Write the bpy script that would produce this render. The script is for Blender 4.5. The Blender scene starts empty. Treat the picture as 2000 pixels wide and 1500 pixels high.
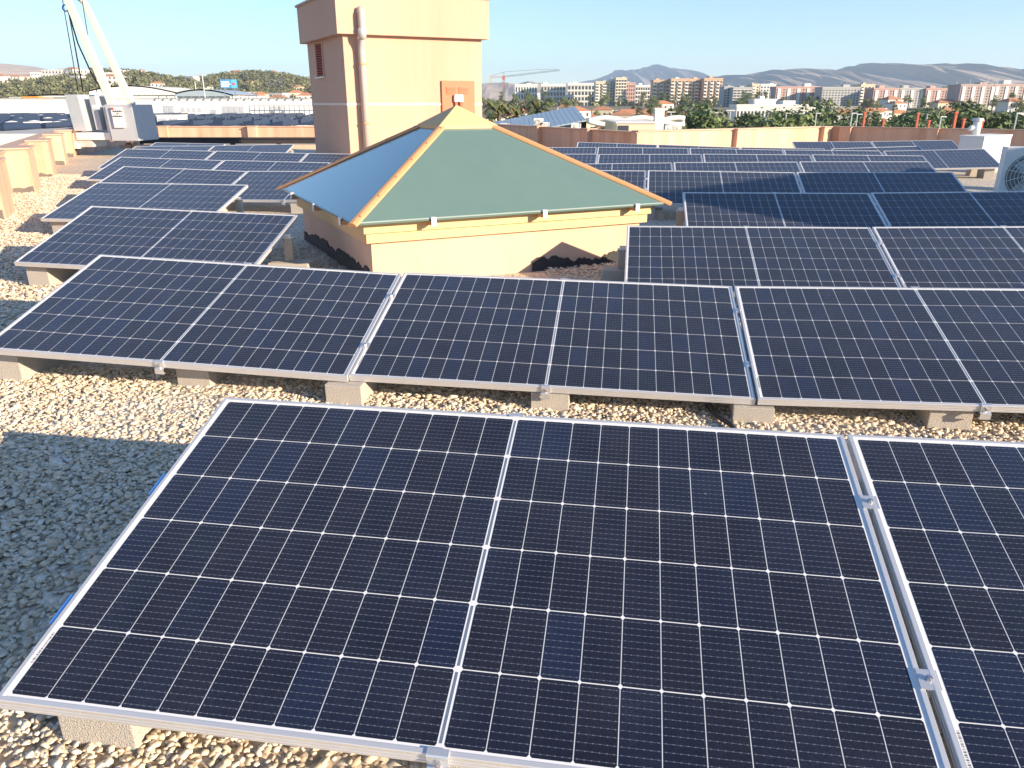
import bpy, bmesh, math, random
import numpy as np
from mathutils import Vector, Matrix
random.seed(7); np.random.seed(7)
S = bpy.context.scene; COL = S.collection
rad = math.radians
# ------------------------------------------------------------ camera, sky, sun, exposure
PITCH = rad(20.1); FPX = 1500.0
cam = bpy.data.cameras.new('camera'); cam.lens = 27.0; cam.sensor_width = 36.0
cam.clip_start = 0.05; cam.clip_end = 60000
camo = bpy.data.objects.new('camera', cam); COL.objects.link(camo)
camo.rotation_euler = (math.pi/2 - PITCH, 0, 0); S.camera = camo
SUN_EL = 16.95; SUN_AZ = 121.4
world = bpy.data.worlds.new('World'); S.world = world; world.use_nodes = True
wn = world.node_tree.nodes; wl = world.node_tree.links
sky = wn.new('ShaderNodeTexSky'); sky.sky_type = 'NISHITA'; sky.sun_disc = False
sky.sun_elevation = rad(SUN_EL); sky.sun_rotation = rad(SUN_AZ); sky.altitude = 60
sky.air_density = 1.0; sky.dust_density = 0.07; sky.ozone_density = 4.2
wl.new(sky.outputs[0], wn['Background'].inputs[0]); wn['Background'].inputs[1].default_value = 0.1
sun = bpy.data.lights.new('sun', 'SUN'); sun.energy = 5.0; sun.angle = rad(0.53); sun.color = (1.0, 0.81, 0.60)
suno = bpy.data.objects.new('sun', sun); COL.objects.link(suno)
TO_SUN = Vector((2.8, -1.71, 1.0)).normalized()
suno.rotation_euler = TO_SUN.to_track_quat('Z', 'Y').to_euler()
S.view_settings.view_transform = 'Standard'; S.view_settings.look = 'None'; S.view_settings.gamma = 1
S.view_settings.exposure = 1.2; S.view_settings.use_curve_mapping = False
S.cycles.max_bounces = 6; S.cycles.diffuse_bounces = 3; S.cycles.glossy_bounces = 3
S.cycles.volume_bounces = 1; S.cycles.use_adaptive_sampling = True

# ------------------------------------------------------------ helpers
def ray(px, py):
    cp, sp = math.cos(PITCH), math.sin(PITCH)
    a = (px-1000)/FPX; b = (750-py)/FPX
    return Vector((a, cp + sp*b, -sp + cp*b))
def at(px, py, D):
    r = ray(px, py); return r*(D/r.y)
def onz(px, py, z):
    r = ray(px, py); return r*(z/r.z)
def tag(o, label=None, cat=None, group=None, kind=None):
    if label: o['label'] = label
    if cat: o['category'] = cat
    if group: o['group'] = group
    if kind: o['kind'] = kind
    return o
def empty(name, loc, rz=0.0, label=None, cat=None, group=None):
    o = bpy.data.objects.new(name, None); COL.objects.link(o)
    o.location = loc; o.rotation_euler = (0, 0, rz); o.empty_display_size = 0.1
    return tag(o, label, cat, group)
def link(name, me, parent=None, loc=None):
    o = bpy.data.objects.new(name, me); COL.objects.link(o)
    if parent: o.parent = parent
    if loc is not None: o.location = loc
    return o
ONES = 'first second third fourth fifth sixth seventh eighth ninth tenth eleventh twelfth thirteenth fourteenth fifteenth sixteenth seventeenth eighteenth nineteenth'.split()
def nth(i):
    if i < 20: return ONES[i-1]
    t = {2:'twent',3:'thirt',4:'fort',5:'fift'}[i//10]
    return t+'ieth' if i % 10 == 0 else t+'y-'+ONES[i % 10-1]
def rotz(a): return Matrix.Rotation(a, 4, 'Z')
class MB:
    def __init__(s): s.v = []; s.f = []; s.c = []
    def add(s, vs, fs, col=None):
        k = len(s.v); s.v += [tuple(p) for p in vs]; s.f += [tuple(i+k for i in f) for f in fs]; return s
    def box(s, c, d, M=None, taper=1.0):
        hx, hy, hz = d[0]/2, d[1]/2, d[2]/2; t = taper
        vs = [(-hx,-hy,-hz),(hx,-hy,-hz),(hx,hy,-hz),(-hx,hy,-hz),(-hx*t,-hy*t,hz),(hx*t,-hy*t,hz),(hx*t,hy*t,hz),(-hx*t,hy*t,hz)]
        vs = [Vector(p) for p in vs]
        if M is not None: vs = [M @ p for p in vs]
        vs = [p + Vector(c) for p in vs]
        return s.add(vs, [(3,2,1,0),(4,5,6,7),(0,1,5,4),(1,2,6,5),(2,3,7,6),(3,0,4,7)])
    def bx(s, x0, x1, y0, y1, z0, z1, M=None):
        vs = [Vector(p) for p in ((x0,y0,z0),(x1,y0,z0),(x1,y1,z0),(x0,y1,z0),(x0,y0,z1),(x1,y0,z1),(x1,y1,z1),(x0,y1,z1))]
        if M is not None: vs = [M @ p for p in vs]
        return s.add(vs, [(3,2,1,0),(4,5,6,7),(0,1,5,4),(1,2,6,5),(2,3,7,6),(3,0,4,7)])
    def tube(s, pts, r, n=8, cap=True):
        pts = [Vector(p) for p in pts]; rs = r if isinstance(r, (list, tuple)) else [r]*len(pts)
        rings = []
        for i, p in enumerate(pts):
            d = (pts[min(i+1, len(pts)-1)] - pts[max(i-1, 0)]).normalized()
            u = d.orthogonal().normalized() if i == 0 else (u - d*u.dot(d)).normalized()
            w = d.cross(u)
            rings.append([p + (u*math.cos(2*math.pi*k/n) + w*math.sin(2*math.pi*k/n))*rs[i] for k in range(n)])
        vs = [p for R in rings for p in R]; fs = []
        for i in range(len(pts)-1):
            for k in range(n):
                a = i*n+k; b = i*n+(k+1) % n; fs.append((a, b, b+n, a+n))
        if cap: fs.append(tuple(range(n-1, -1, -1))); fs.append(tuple((len(pts)-1)*n+k for k in range(n)))
        return s.add(vs, fs)
    def prism(s, poly, z0, z1):
        n = len(poly); vs = [(x, y, z0) for x, y in poly] + [(x, y, z1) for x, y in poly]
        fs = [tuple(range(n-1, -1, -1)), tuple(range(n, 2*n))] + [(i, (i+1) % n, (i+1) % n+n, i+n) for i in range(n)]
        return s.add(vs, fs)
    def mesh(s, name, mat, smooth=False, bevel=0, seg=2):
        me = bpy.data.meshes.new(name); me.from_pydata(s.v, [], s.f); me.update()
        if bevel:
            bm = bmesh.new(); bm.from_mesh(me); bmesh.ops.remove_doubles(bm, verts=bm.verts, dist=1e-6)
            bmesh.ops.recalc_face_normals(bm, faces=bm.faces)
            bmesh.ops.bevel(bm, geom=[e for e in bm.edges if len(e.link_faces) == 2 and e.calc_face_angle(0) > .4], offset=bevel, segments=seg, profile=.6, affect='EDGES')
            bm.to_mesh(me); bm.free()
        if mat: me.materials.append(MT[mat] if isinstance(mat, str) else mat)
        if smooth:
            me.polygons.foreach_set('use_smooth', [True]*len(me.polygons))
        return me
    def build(s, name, mat, parent=None, smooth=False, bevel=0, seg=2):
        return link(name, s.mesh(name, mat, smooth, bevel, seg), parent)

# ------------------------------------------------------------ materials
MT = {}
def mat(name, col, rough=.7, metal=0.0, spec=.5, coat=0.0, noise=None, bump=None, island=None, objrand=None):
    m = bpy.data.materials.new(name); m.use_nodes = True
    nt = m.node_tree; n = nt.nodes; l = nt.links; b = n['Principled BSDF']
    b.inputs['Base Color'].default_value = (*col, 1); b.inputs['Roughness'].default_value = rough
    b.inputs['Metallic'].default_value = metal; b.inputs['Specular IOR Level'].default_value = spec
    b.inputs['Coat Weight'].default_value = coat; b.inputs['Coat Roughness'].default_value = .08
    last = None
    tc = n.new('ShaderNodeTexCoord')
    if noise:
        for (scale, amt, vec) in noise:      # multiplicative value noise: (scale or xyz scale, amount, colour it drifts to)
            nz = n.new('ShaderNodeTexNoise'); nz.inputs['Detail'].default_value = 6; nz.inputs['Roughness'].default_value = .65
            mp = n.new('ShaderNodeMapping'); l.new(tc.outputs['Object'], mp.inputs[0])
            mp.inputs['Scale'].default_value = scale if isinstance(scale, tuple) else (scale,)*3
            l.new(mp.outputs[0], nz.inputs['Vector']); nz.inputs['Scale'].default_value = 1
            rmp = n.new('ShaderNodeMapRange'); rmp.inputs[1].default_value = .35; rmp.inputs[2].default_value = .7
            rmp.inputs[3].default_value = 0; rmp.inputs[4].default_value = amt; l.new(nz.outputs[0], rmp.inputs[0])
            mx = n.new('ShaderNodeMix'); mx.data_type = 'RGBA'; l.new(rmp.outputs[0], mx.inputs[0])
            if last: l.new(last, mx.inputs[6])
            else: mx.inputs[6].default_value = (*col, 1)
            mx.inputs[7].default_value = (*vec, 1); last = mx.outputs[2]
    if objrand or island:
        hsv = n.new('ShaderNodeHueSaturation')
        src = n.new('ShaderNodeObjectInfo').outputs['Random'] if objrand else n.new('ShaderNodeNewGeometry').outputs['Random Per Island']
        amt = objrand or island
        r2 = n.new('ShaderNodeMapRange'); r2.inputs[3].default_value = 1-amt; r2.inputs[4].default_value = 1+amt; l.new(src, r2.inputs[0]); l.new(r2.outputs[0], hsv.inputs['Value'])
        if last: l.new(last, hsv.inputs['Color'])
        else: hsv.inputs['Color'].default_value = (*col, 1)
        last = hsv.outputs[0]
    if last: l.new(last, b.inputs['Base Color'])
    if bump:
        nz = n.new('ShaderNodeTexNoise'); nz.inputs['Scale'].default_value = bump[0]; nz.inputs['Detail'].default_value = 4
        l.new(tc.outputs['Object'], nz.inputs['Vector'])
        bp = n.new('ShaderNodeBump'); bp.inputs['Strength'].default_value = bump[1]; bp.inputs['Distance'].default_value = bump[2]
        l.new(nz.outputs[0], bp.inputs['Height']); l.new(bp.outputs[0], b.inputs['Normal'])
    MT[name] = m; return m
STUC = (.63, .40, .30)
mat('stucco', STUC, .9, noise=[((.7,.7,.10), .6, (.54,.32,.21)), ((6,6,.35), .22, (.46,.27,.18)), (9, .10, (.66,.47,.36))], bump=(260, .25, .004))
mat('stucco_pale', (.69, .47, .34), .9, noise=[((.9,.9,.25), .6, (.59,.37,.24)), ((5,5,.6), .22, (.5,.32,.21)), (7, .12, (.74,.57,.41))], bump=(240, .3, .004))
mat('stucco_parapet', (.69, .45, .32), .9, noise=[((2.6,2.6,.22), .8, (.50,.25,.15)), (6, .15, (.80,.6,.43))], bump=(180, .35, .005))
mat('coping', (.55, .38, .28), .85, noise=[(3, .5, (.42,.30,.25))], bump=(120, .3, .004))
mat('stringcourse', (.78, .68, .58), .85)
mat('cornice', (.74, .50, .26), .85, noise=[((1.2,1.2,3), .4, (.66,.42,.2))])
mat('trim_orange', (.60, .30, .13), .55, noise=[(2.5, .5, (.58,.35,.2)), (30, .2, (.5,.28,.12))])
mat('bitumen', (.035, .034, .036), .8, noise=[(6, .6, (.07,.065,.06))], bump=(60, .5, .01))
mat('bitumen_grey', (.16, .145, .13), .85, noise=[(6, .5, (.10,.09,.08))], bump=(60, .5, .01))
mat('concrete', (.58, .54, .48), .95, noise=[(4, .5, (.50,.46,.41)), (150, .75, (.26,.24,.21))], bump=(220, .9, .006))
mat('concrete_smooth', (.50, .45, .37), .9, noise=[(3, .4, (.42,.37,.30)), (60, .25, (.36,.32,.27))], bump=(150, .3, .003))
mat('post', (.52, .44, .35), .8, noise=[((3,3,1), .4, (.45,.38,.31))])
mat('alu', (.74, .74, .74), .38, metal=.55, noise=[(8, .25, (.64,.64,.63))])
mat('alu_bright', (.80, .80, .80), .3, metal=.7, noise=[(14, .3, (.62,.62,.62))])
mat('steel', (.55, .55, .56), .35, metal=.9)
mat('backsheet', (.74, .75, .76), .45, coat=.4)
mat('ribbon', (.30, .36, .42), .3, metal=.6, coat=.5)
mat('print_black', (.03, .03, .03), .6)
mat('black_cable', (.02, .02, .022), .55)
mat('blue_clip', (.05, .22, .62), .4)
mat('white_paint', (.80, .79, .76), .55, noise=[(2, .25, (.70,.69,.66))])
mat('cream_paint', (.76, .74, .67), .5, noise=[(1.5, .5, (.68,.65,.57)), (9, .2, (.58,.55,.48))])
mat('grey_cabinet', (.46, .48, .51), .45, noise=[(2.2, .4, (.38,.40,.44))])
mat('galvanised', (.62, .64, .65), .4, metal=.35, noise=[(5, .45, (.50,.52,.54))])
mat('dark_metal', (.035, .035, .04), .5, noise=[(3, .4, (.08,.06,.05))])
mat('fan_shadow', (.16, .17, .18), .7)
mat('dark_hole', (.012, .012, .014), .8)
mat('red_paint', (.50, .09, .05), .6, noise=[(3, .4, (.40,.10,.06))])
mat('door_orange', (.52, .15, .065), .55, noise=[(1.2, .4, (.56,.21,.10))])
mat('pvc', (.52, .44, .40), .45, noise=[((3,3,.6), .4, (.45,.36,.32))])
mat('roof_glass', (.13, .215, .19), .10, spec=.6, coat=.3, noise=[((1.2,1.2,1.2), .45, (.15,.235,.205)), (5, .08, (.22,.27,.235))])
mat('sheet_edge', (.42, .48, .42), .4)
mat('window_glass', (.05, .065, .08), .12, spec=.7)
mat('leaf_dark', (.095, .14, .05), .75, island=.55, objrand=None)
mat('leaf_mid', (.15, .185, .06), .75, island=.5)
mat('leaf_olive', (.15, .155, .075), .8, island=.45)
mat('leaf_palm', (.10, .11, .035), .7, island=.4)
mat('bark', (.16, .115, .08), .9)
mat('white_wall', (.74, .72, .67), .85, noise=[(.05, .25, (.66,.62,.56))])
mat('cream_wall', (.68, .58, .42), .85, noise=[(.05, .3, (.60,.50,.36))])
mat('brick_wall', (.58, .40, .27), .85, noise=[(.05, .35, (.62,.46,.33))])
mat('pink_wall', (.52, .34, .30), .85, noise=[(.05, .3, (.50,.36,.33))])
mat('brown_wall', (.44, .34, .31), .85, noise=[(.05, .3, (.48,.39,.36))])
mat('grey_wall', (.42, .42, .41), .85, noise=[(.05, .3, (.48,.48,.46))])
mat('terracotta', (.46, .20, .10), .85, noise=[(.4, .4, (.54,.29,.17))])
mat('metal_roof', (.42, .50, .54), .4, metal=.25, noise=[(.2, .4, (.50,.57,.60))])
mat('asphalt', (.09, .085, .08), .9)
mat('city_ground', (.19, .16, .105), .95, noise=[(.012, .9, (.085,.095,.045)), (.05, .5, (.30,.24,.17))])
mat('hill_brown', (.44, .35, .28), .95, noise=[(.004, .8, (.27,.23,.19)), (.02, .55, (.52,.42,.33))])
mat('hill_grey', (.30, .27, .26), .95, noise=[(.0012, .8, (.20,.185,.18))])
mat('solar_far', (.022, .035, .075), .22, spec=.6)
mat('billboard_blue', (.05, .25, .50), .5); mat('billboard_cyan', (.10, .45, .55), .5); mat('billboard_pink', (.55, .10, .20), .5)
mat('orange_paint', (.60, .30, .05), .6); mat('green_paint', (.10, .55, .10), .6); mat('crane_red', (.45, .12, .06), .6)

def cell_material():
    m = bpy.data.materials.new('solar_cell'); m.use_nodes = True; nt = m.node_tree; n = nt.nodes; l = nt.links
    b = n['Principled BSDF']
    tc = n.new('ShaderNodeTexCoord'); sep = n.new('ShaderNodeSeparateXYZ'); l.new(tc.outputs['Object'], sep.inputs[0])
    oi = n.new('ShaderNodeObjectInfo')
    cr = n.new('ShaderNodeValToRGB'); e = cr.color_ramp.elements
    e[0].position = 0; e[0].color = (.0055, .0075, .0175, 1); e[1].position = 1; e[1].color = (.0065, .0115, .034, 1)
    e2 = cr.color_ramp.elements.new(.5); e2.color = (.008, .0078, .0155, 1)
    l.new(oi.outputs['Random'], cr.inputs[0])
    # ten thin busbar wires per cell, with small solder pads
    def wires(coord, pitch, width):
        a = n.new('ShaderNodeMath'); a.operation = 'ADD'; a.inputs[1].default_value = 10*pitch; l.new(coord, a.inputs[0])
        d = n.new('ShaderNodeMath'); d.operation = 'DIVIDE'; d.inputs[1].default_value = pitch; l.new(a.outputs[0], d.inputs[0])
        f = n.new('ShaderNodeMath'); f.operation = 'FRACT'; l.new(d.outputs[0], f.inputs[0])
        s = n.new('ShaderNodeMath'); s.operation = 'SUBTRACT'; s.inputs[1].default_value = .5; l.new(f.outputs[0], s.inputs[0])
        ab = n.new('ShaderNodeMath'); ab.operation = 'ABSOLUTE'; l.new(s.outputs[0], ab.inputs[0])
        lt = n.new('ShaderNodeMath'); lt.operation = 'LESS_THAN'; lt.inputs[1].default_value = width/pitch/2; l.new(ab.outputs[0], lt.inputs[0])
        return lt.outputs[0]
    w1 = wires(sep.outputs['Y'], .0181, .0006)
    pad = wires(sep.outputs['X'], .0148, .003)
    w2 = wires(sep.outputs['Y'], .0181, .0022)
    mm = n.new('ShaderNodeMath'); mm.operation = 'MULTIPLY'; l.new(pad, mm.inputs[0]); l.new(w2, mm.inputs[1])
    mxw = n.new('ShaderNodeMath'); mxw.operation = 'MAXIMUM'; l.new(w1, mxw.inputs[0]); l.new(mm.outputs[0], mxw.inputs[1])
    # dust specks and smears on the glass
    nz = n.new('ShaderNodeTexNoise'); nz.inputs['Scale'].default_value = 420; nz.inputs['Detail'].default_value = 3
    l.new(tc.outputs['Object'], nz.inputs['Vector'])
    dr = n.new('ShaderNodeMapRange'); dr.inputs[1].default_value = .42; dr.inputs[2].default_value = .78; dr.inputs[3].default_value = .02; dr.inputs[4].default_value = .17
    l.new(nz.outputs[0], dr.inputs[0])
    nz2 = n.new('ShaderNodeTexNoise'); nz2.inputs['Scale'].default_value = 7; nz2.inputs['Detail'].default_value = 4
    geo = n.new('ShaderNodeNewGeometry'); l.new(geo.outputs['Position'], nz2.inputs['Vector'])
    dr2 = n.new('ShaderNodeMapRange'); dr2.inputs[1].default_value = .3; dr2.inputs[2].default_value = .75; dr2.inputs[3].default_value = .45; dr2.inputs[4].default_value = 1.5
    l.new(nz2.outputs[0], dr2.inputs[0])
    dm = n.new('ShaderNodeMath'); dm.operation = 'MULTIPLY'; l.new(dr.outputs[0], dm.inputs[0]); l.new(dr2.outputs[0], dm.inputs[1])
    m1 = n.new('ShaderNodeMix'); m1.data_type = 'RGBA'; l.new(dm.outputs[0], m1.inputs[0]); l.new(cr.outputs[0], m1.inputs[6]); m1.inputs[7].default_value = (.13, .155, .22, 1)
    m2 = n.new('ShaderNodeMix'); m2.data_type = 'RGBA'; l.new(mxw.outputs[0], m2.inputs[0]); l.new(m1.outputs[2], m2.inputs[6]); m2.inputs[7].default_value = (.15, .165, .21, 1)
    vs = n.new('ShaderNodeTexVoronoi'); vs.inputs['Scale'].default_value = 7; l.new(geo.outputs['Position'], vs.inputs['Vector'])
    sc = n.new('ShaderNodeSeparateColor'); l.new(vs.outputs['Color'], sc.inputs[0])
    rr = n.new('ShaderNodeMapRange'); rr.inputs[1].default_value = .55; rr.inputs[2].default_value = 1; rr.inputs[3].default_value = 0; rr.inputs[4].default_value = .035; l.new(sc.outputs[0], rr.inputs[0])
    sk_ = n.new('ShaderNodeMath'); sk_.operation = 'LESS_THAN'; l.new(vs.outputs['Distance'], sk_.inputs[0]); l.new(rr.outputs[0], sk_.inputs[1])
    m3 = n.new('ShaderNodeMix'); m3.data_type = 'RGBA'; l.new(sk_.outputs[0], m3.inputs[0]); l.new(m2.outputs[2], m3.inputs[6]); m3.inputs[7].default_value = (.22, .21, .19, 1)
    l.new(m3.outputs[2], b.inputs['Base Color'])
    b.inputs['Roughness'].default_value = .20; b.inputs['Specular IOR Level'].default_value = .42
    b.inputs['Sheen Weight'].default_value = .10; b.inputs['Sheen Roughness'].default_value = .45; b.inputs['Sheen Tint'].default_value = (.55, .7, 1, 1)
    MT['cell'] = m
cell_material()
mat('cell_far', (.011, .016, .038), .2, spec=.42, noise=[(3, .5, (.017,.022,.045))])
_b = MT['cell_far'].node_tree.nodes['Principled BSDF']; _b.inputs['Sheen Weight'].default_value = .12; _b.inputs['Sheen Roughness'].default_value = .45; _b.inputs['Sheen Tint'].default_value = (.55, .7, 1, 1)

def stone_material():
    m = bpy.data.materials.new('pebble'); m.use_nodes = True; n = m.node_tree.nodes; l = m.node_tree.links; b = n['Principled BSDF']
    g = n.new('ShaderNodeNewGeometry'); cr = n.new('ShaderNodeValToRGB'); cr.color_ramp.interpolation = 'LINEAR'
    el = cr.color_ramp.elements; el[0].position = 0; el[0].color = (.46, .36, .27, 1); el[1].position = 1; el[1].color = (.84, .77, .66, 1)
    for p, c in ((.12, (.60,.48,.34,1)), (.35, (.71,.58,.42,1)), (.6, (.78,.66,.49,1)), (.82, (.72,.63,.52,1))):
        x = cr.color_ramp.elements.new(p); x.color = c
    l.new(g.outputs['Random Per Island'], cr.inputs[0])
    tc = n.new('ShaderNodeTexCoord'); nz = n.new('ShaderNodeTexNoise'); nz.inputs['Scale'].default_value = 90; nz.inputs['Detail'].default_value = 4
    l.new(tc.outputs['Object'], nz.inputs['Vector'])
    mr = n.new('ShaderNodeMapRange'); mr.inputs[1].default_value = .3; mr.inputs[2].default_value = .75; mr.inputs[3].default_value = .78; mr.inputs[4].default_value = 1.18; l.new(nz.outputs[0], mr.inputs[0])
    hs = n.new('ShaderNodeHueSaturation'); l.new(cr.outputs[0], hs.inputs['Color']); l.new(mr.outputs[0], hs.inputs['Value']); l.new(hs.outputs[0], b.inputs['Base Color'])
    b.inputs['Roughness'].default_value = .85; b.inputs['Specular IOR Level'].default_value = .3
    MT['pebble'] = m
    # bed of gravel further off: colour cells and relief at pebble size
    m = bpy.data.materials.new('gravel_bed'); m.use_nodes = True; n = m.node_tree.nodes; l = m.node_tree.links; b = n['Principled BSDF']
    tc = n.new('ShaderNodeTexCoord'); vo = n.new('ShaderNodeTexVoronoi'); vo.inputs['Scale'].default_value = 34; vo.inputs['Randomness'].default_value = 1
    l.new(tc.outputs['Object'], vo.inputs['Vector'])
    sp = n.new('ShaderNodeSeparateColor'); l.new(vo.outputs['Color'], sp.inputs[0])
    cr = n.new('ShaderNodeValToRGB'); el = cr.color_ramp.elements; el[0].color = (.50, .41, .31, 1); el[1].color = (.82, .74, .61, 1)
    x = cr.color_ramp.elements.new(.4); x.color = (.70, .58, .44, 1)
    l.new(sp.outputs[0], cr.inputs[0])
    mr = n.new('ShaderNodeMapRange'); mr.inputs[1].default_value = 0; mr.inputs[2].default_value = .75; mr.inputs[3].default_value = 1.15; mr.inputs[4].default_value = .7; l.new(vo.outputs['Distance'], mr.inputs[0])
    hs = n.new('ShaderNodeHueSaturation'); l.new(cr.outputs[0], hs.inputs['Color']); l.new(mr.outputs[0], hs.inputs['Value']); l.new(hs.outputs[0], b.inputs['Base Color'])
    iv = n.new('ShaderNodeMath'); iv.operation = 'SUBTRACT'; iv.inputs[0].default_value = 1.0; l.new(vo.outputs['Distance'], iv.inputs[1])
    bp = n.new('ShaderNodeBump'); bp.inputs['Strength'].default_value = 1; bp.inputs['Distance'].default_value = .012; l.new(iv.outputs[0], bp.inputs['Height']); l.new(bp.outputs[0], b.inputs['Normal'])
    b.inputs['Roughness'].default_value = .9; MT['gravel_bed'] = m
stone_material()

# ------------------------------------------------------------ large structure: land, hills, roof
ZG = -1.45            # gravel level on the roof (camera at the origin, 1.45 m above it)
def land_h(x, y):
    r = math.hypot(x, y); az = math.degrees(math.atan2(x, max(y, 1e-6))) if y > 0 else (90 if x > 0 else -90)
    def ss(a, b, t): t = min(1, max(0, (t-a)/(b-a))); return t*t*(3-2*t)
    h = -16 + 13.5*ss(140, 640, r) + 2.5*ss(700, 2500, r)
    wl = ss(-4, -16, az) if az < -4 else 0
    h += wl*(30*ss(420, 1150, r) + 3*math.sin(x*.013)*ss(300, 900, r) + 4*math.sin(x*.031+y*.017)*ss(300, 900, r))
    return h
def make_land():
    rs = [0, 40, 80, 120, 160, 210, 260, 310, 370, 430, 500, 570, 640, 720, 800, 900, 1000, 1100, 1200, 1350, 1600, 2000, 2600, 3400, 5000, 8000, 14000, 30000]
    na = 160; v = [(0, 0, -16)]; f = []
    for r in rs[1:]:
        for k in range(na):
            a = 2*math.pi*k/na; x, y = r*math.sin(a), r*math.cos(a); v.append((x, y, land_h(x, y)))
    for k in range(na): f.append((0, 1+(k+1) % na, 1+k))
    for i in range(len(rs)-2):
        for k in range(na):
            a = 1+i*na+k; b = 1+i*na+(k+1) % na; f.append((a, b, b+na, a+na))
    m = MB(); m.add(v, f); o = m.build('ground', 'city_ground', smooth=True); tag(o, kind='structure')
make_land()
def ridge(name, prof, D, depth, mt, rough=.06, seed=1):
    """a range of hills standing at distance D with the given skyline"""
    rnd = np.random.RandomState(seed); pts = [at(px, py, D) for px, py in prof]
    xs = np.array([p.x for p in pts]); zs = np.array([p.z for p in pts])
    nx = 260; ny = 22; X = np.linspace(xs[0], xs[-1], nx); Zr = np.interp(X, xs, zs); Zr += np.convolve(rnd.normal(0, 1, nx), [.25,.5,.25], 'same')*rough*.09*(Zr.max()-Zr.min())
    ph = rnd.rand(8)*6.28; fr = 2*np.pi/((xs[-1]-xs[0])/np.array([5, 9, 14, 23, 31, 47, 60, 80]))
    v = []; f = []
    for j in range(ny):
        t = j/(ny-1)*1.6 - .0
        fall = math.sin(min(t, 1)*math.pi/2)**1.15 if t <= 1 else math.cos((t-1)/.6*math.pi/2)
        for i in range(nx):
            base = -4.0; g = sum(math.sin(X[i]*fr[q]*(1+.0)+ph[q]+t*3*(q+1)*.35)/(q+1.5) for q in range(8))
            z = base + (Zr[i]-base)*fall + g*rough*(Zr[i]-base)*(1-abs(t-.5)*1.2 if t < 1 else 0)*min(1, t*3)*(0 if abs(t-1) < .06 else 1) + rnd.normal(0, 1)*rough*.035*(Zr[i]-base)*min(1, t*3)*(0 if abs(t-1) < .06 else 1)
            v.append((X[i], D-depth*(1-t), z))
    for j in range(ny-1):
        for i in range(nx-1):
            a = j*nx+i; f.append((a, a+1, a+nx+1, a+nx))
    m = MB(); m.add(v, f); o = m.build(name, mt, smooth=False); tag(o, kind='structure')
ridge('hills', [(-900,205),(-700,150),(-300,128),(-100,126),(0,124),(50,128),(100,140),(150,148),(220,156),(300,160),(400,158),(430,148),(480,146),(520,152),(560,160),(640,166),(760,172),(900,170),(945,163),(985,161),(1010,164),(1035,160),(1060,164),(1090,168),(1140,172),(1250,178),(1330,205)], 3000, 1100, 'hill_brown', .16, 3)
ridge('mountain', [(960,205),(1080,172),(1120,163),(1150,158),(1190,147),(1230,137),(1268,131),(1290,133),(1310,141),(1330,148),(1350,158),(1400,172),(1520,205)], 6800, 2200, 'hill_grey', .12, 5)
ridge('hills', [(1290,205),(1340,175),(1370,160),(1395,150),(1420,147),(1450,147),(1480,141),(1520,139),(1545,143),(1570,139),(1600,142),(1640,136),(1655,134),(1680,139),(1710,138),(1745,134),(1790,138),(1850,142),(1885,147),(1905,142),(1940,143),(1980,139),(2040,143),(2150,140),(2300,146),(2600,160),(2900,205)], 3600, 1500, 'hill_brown', .2, 9)
ridge('mountain', [(1480,205),(1540,165),(1570,150),(1595,140),(1615,136),(1640,142),(1690,150),(1730,140),(1750,131),(1760,128),(1772,131),(1800,140),(1850,150),(1950,165),(2050,205)], 8200, 1200, 'hill_grey', .1, 11)

# the roof terrace we stand on
PARAPET = [(-6.3,-7),(-6.3,8.4),(-6.97,10.1),(-8.5,13.4),(-9.85,16.3),(-11.35,19.6),(-12.75,22.6),(-14.6,32.3),(-1.6,32.3),(3.4,21.9),(10.3,26.3),(14.6,22.7),(18,20),(18,-7)]
m = MB(); m.prism([(x, y) for x, y in PARAPET], -16, ZG-.015)
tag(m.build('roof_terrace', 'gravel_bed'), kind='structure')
# bumpy gravel sheet just over the deck
def gravel_sheet():
    nx, ny = 120, 150; xs = np.linspace(-14.8, 17.5, nx); ys = np.linspace(-6, 32.2, ny)
    def inside(x, y):
        c = False; P_ = PARAPET; j = len(P_)-1
        for i in range(len(P_)):
            (xi, yi), (xj, yj) = P_[i], P_[j]
            if (yi > y) != (yj > y) and x < (xj-xi)*(y-yi)/(yj-yi)+xi: c = not c
            j = i
        return c
    v = []; f = []
    for j in range(ny):
        for i in range(nx):
            z = ZG + .006*math.sin(xs[i]*2.1+ys[j]*1.3) + .005*math.sin(xs[i]*3.7-ys[j]*2.9)
            v.append((xs[i], ys[j], z))
    for j in range(ny-1):
        for i in range(nx-1):
            if inside((xs[i]+xs[i+1])/2, (ys[j]+ys[j+1])/2): f.append((j*nx+i, j*nx+i+1, (j+1)*nx+i+1, (j+1)*nx+i))
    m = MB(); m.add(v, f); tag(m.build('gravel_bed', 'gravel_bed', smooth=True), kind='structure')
gravel_sheet()

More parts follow.
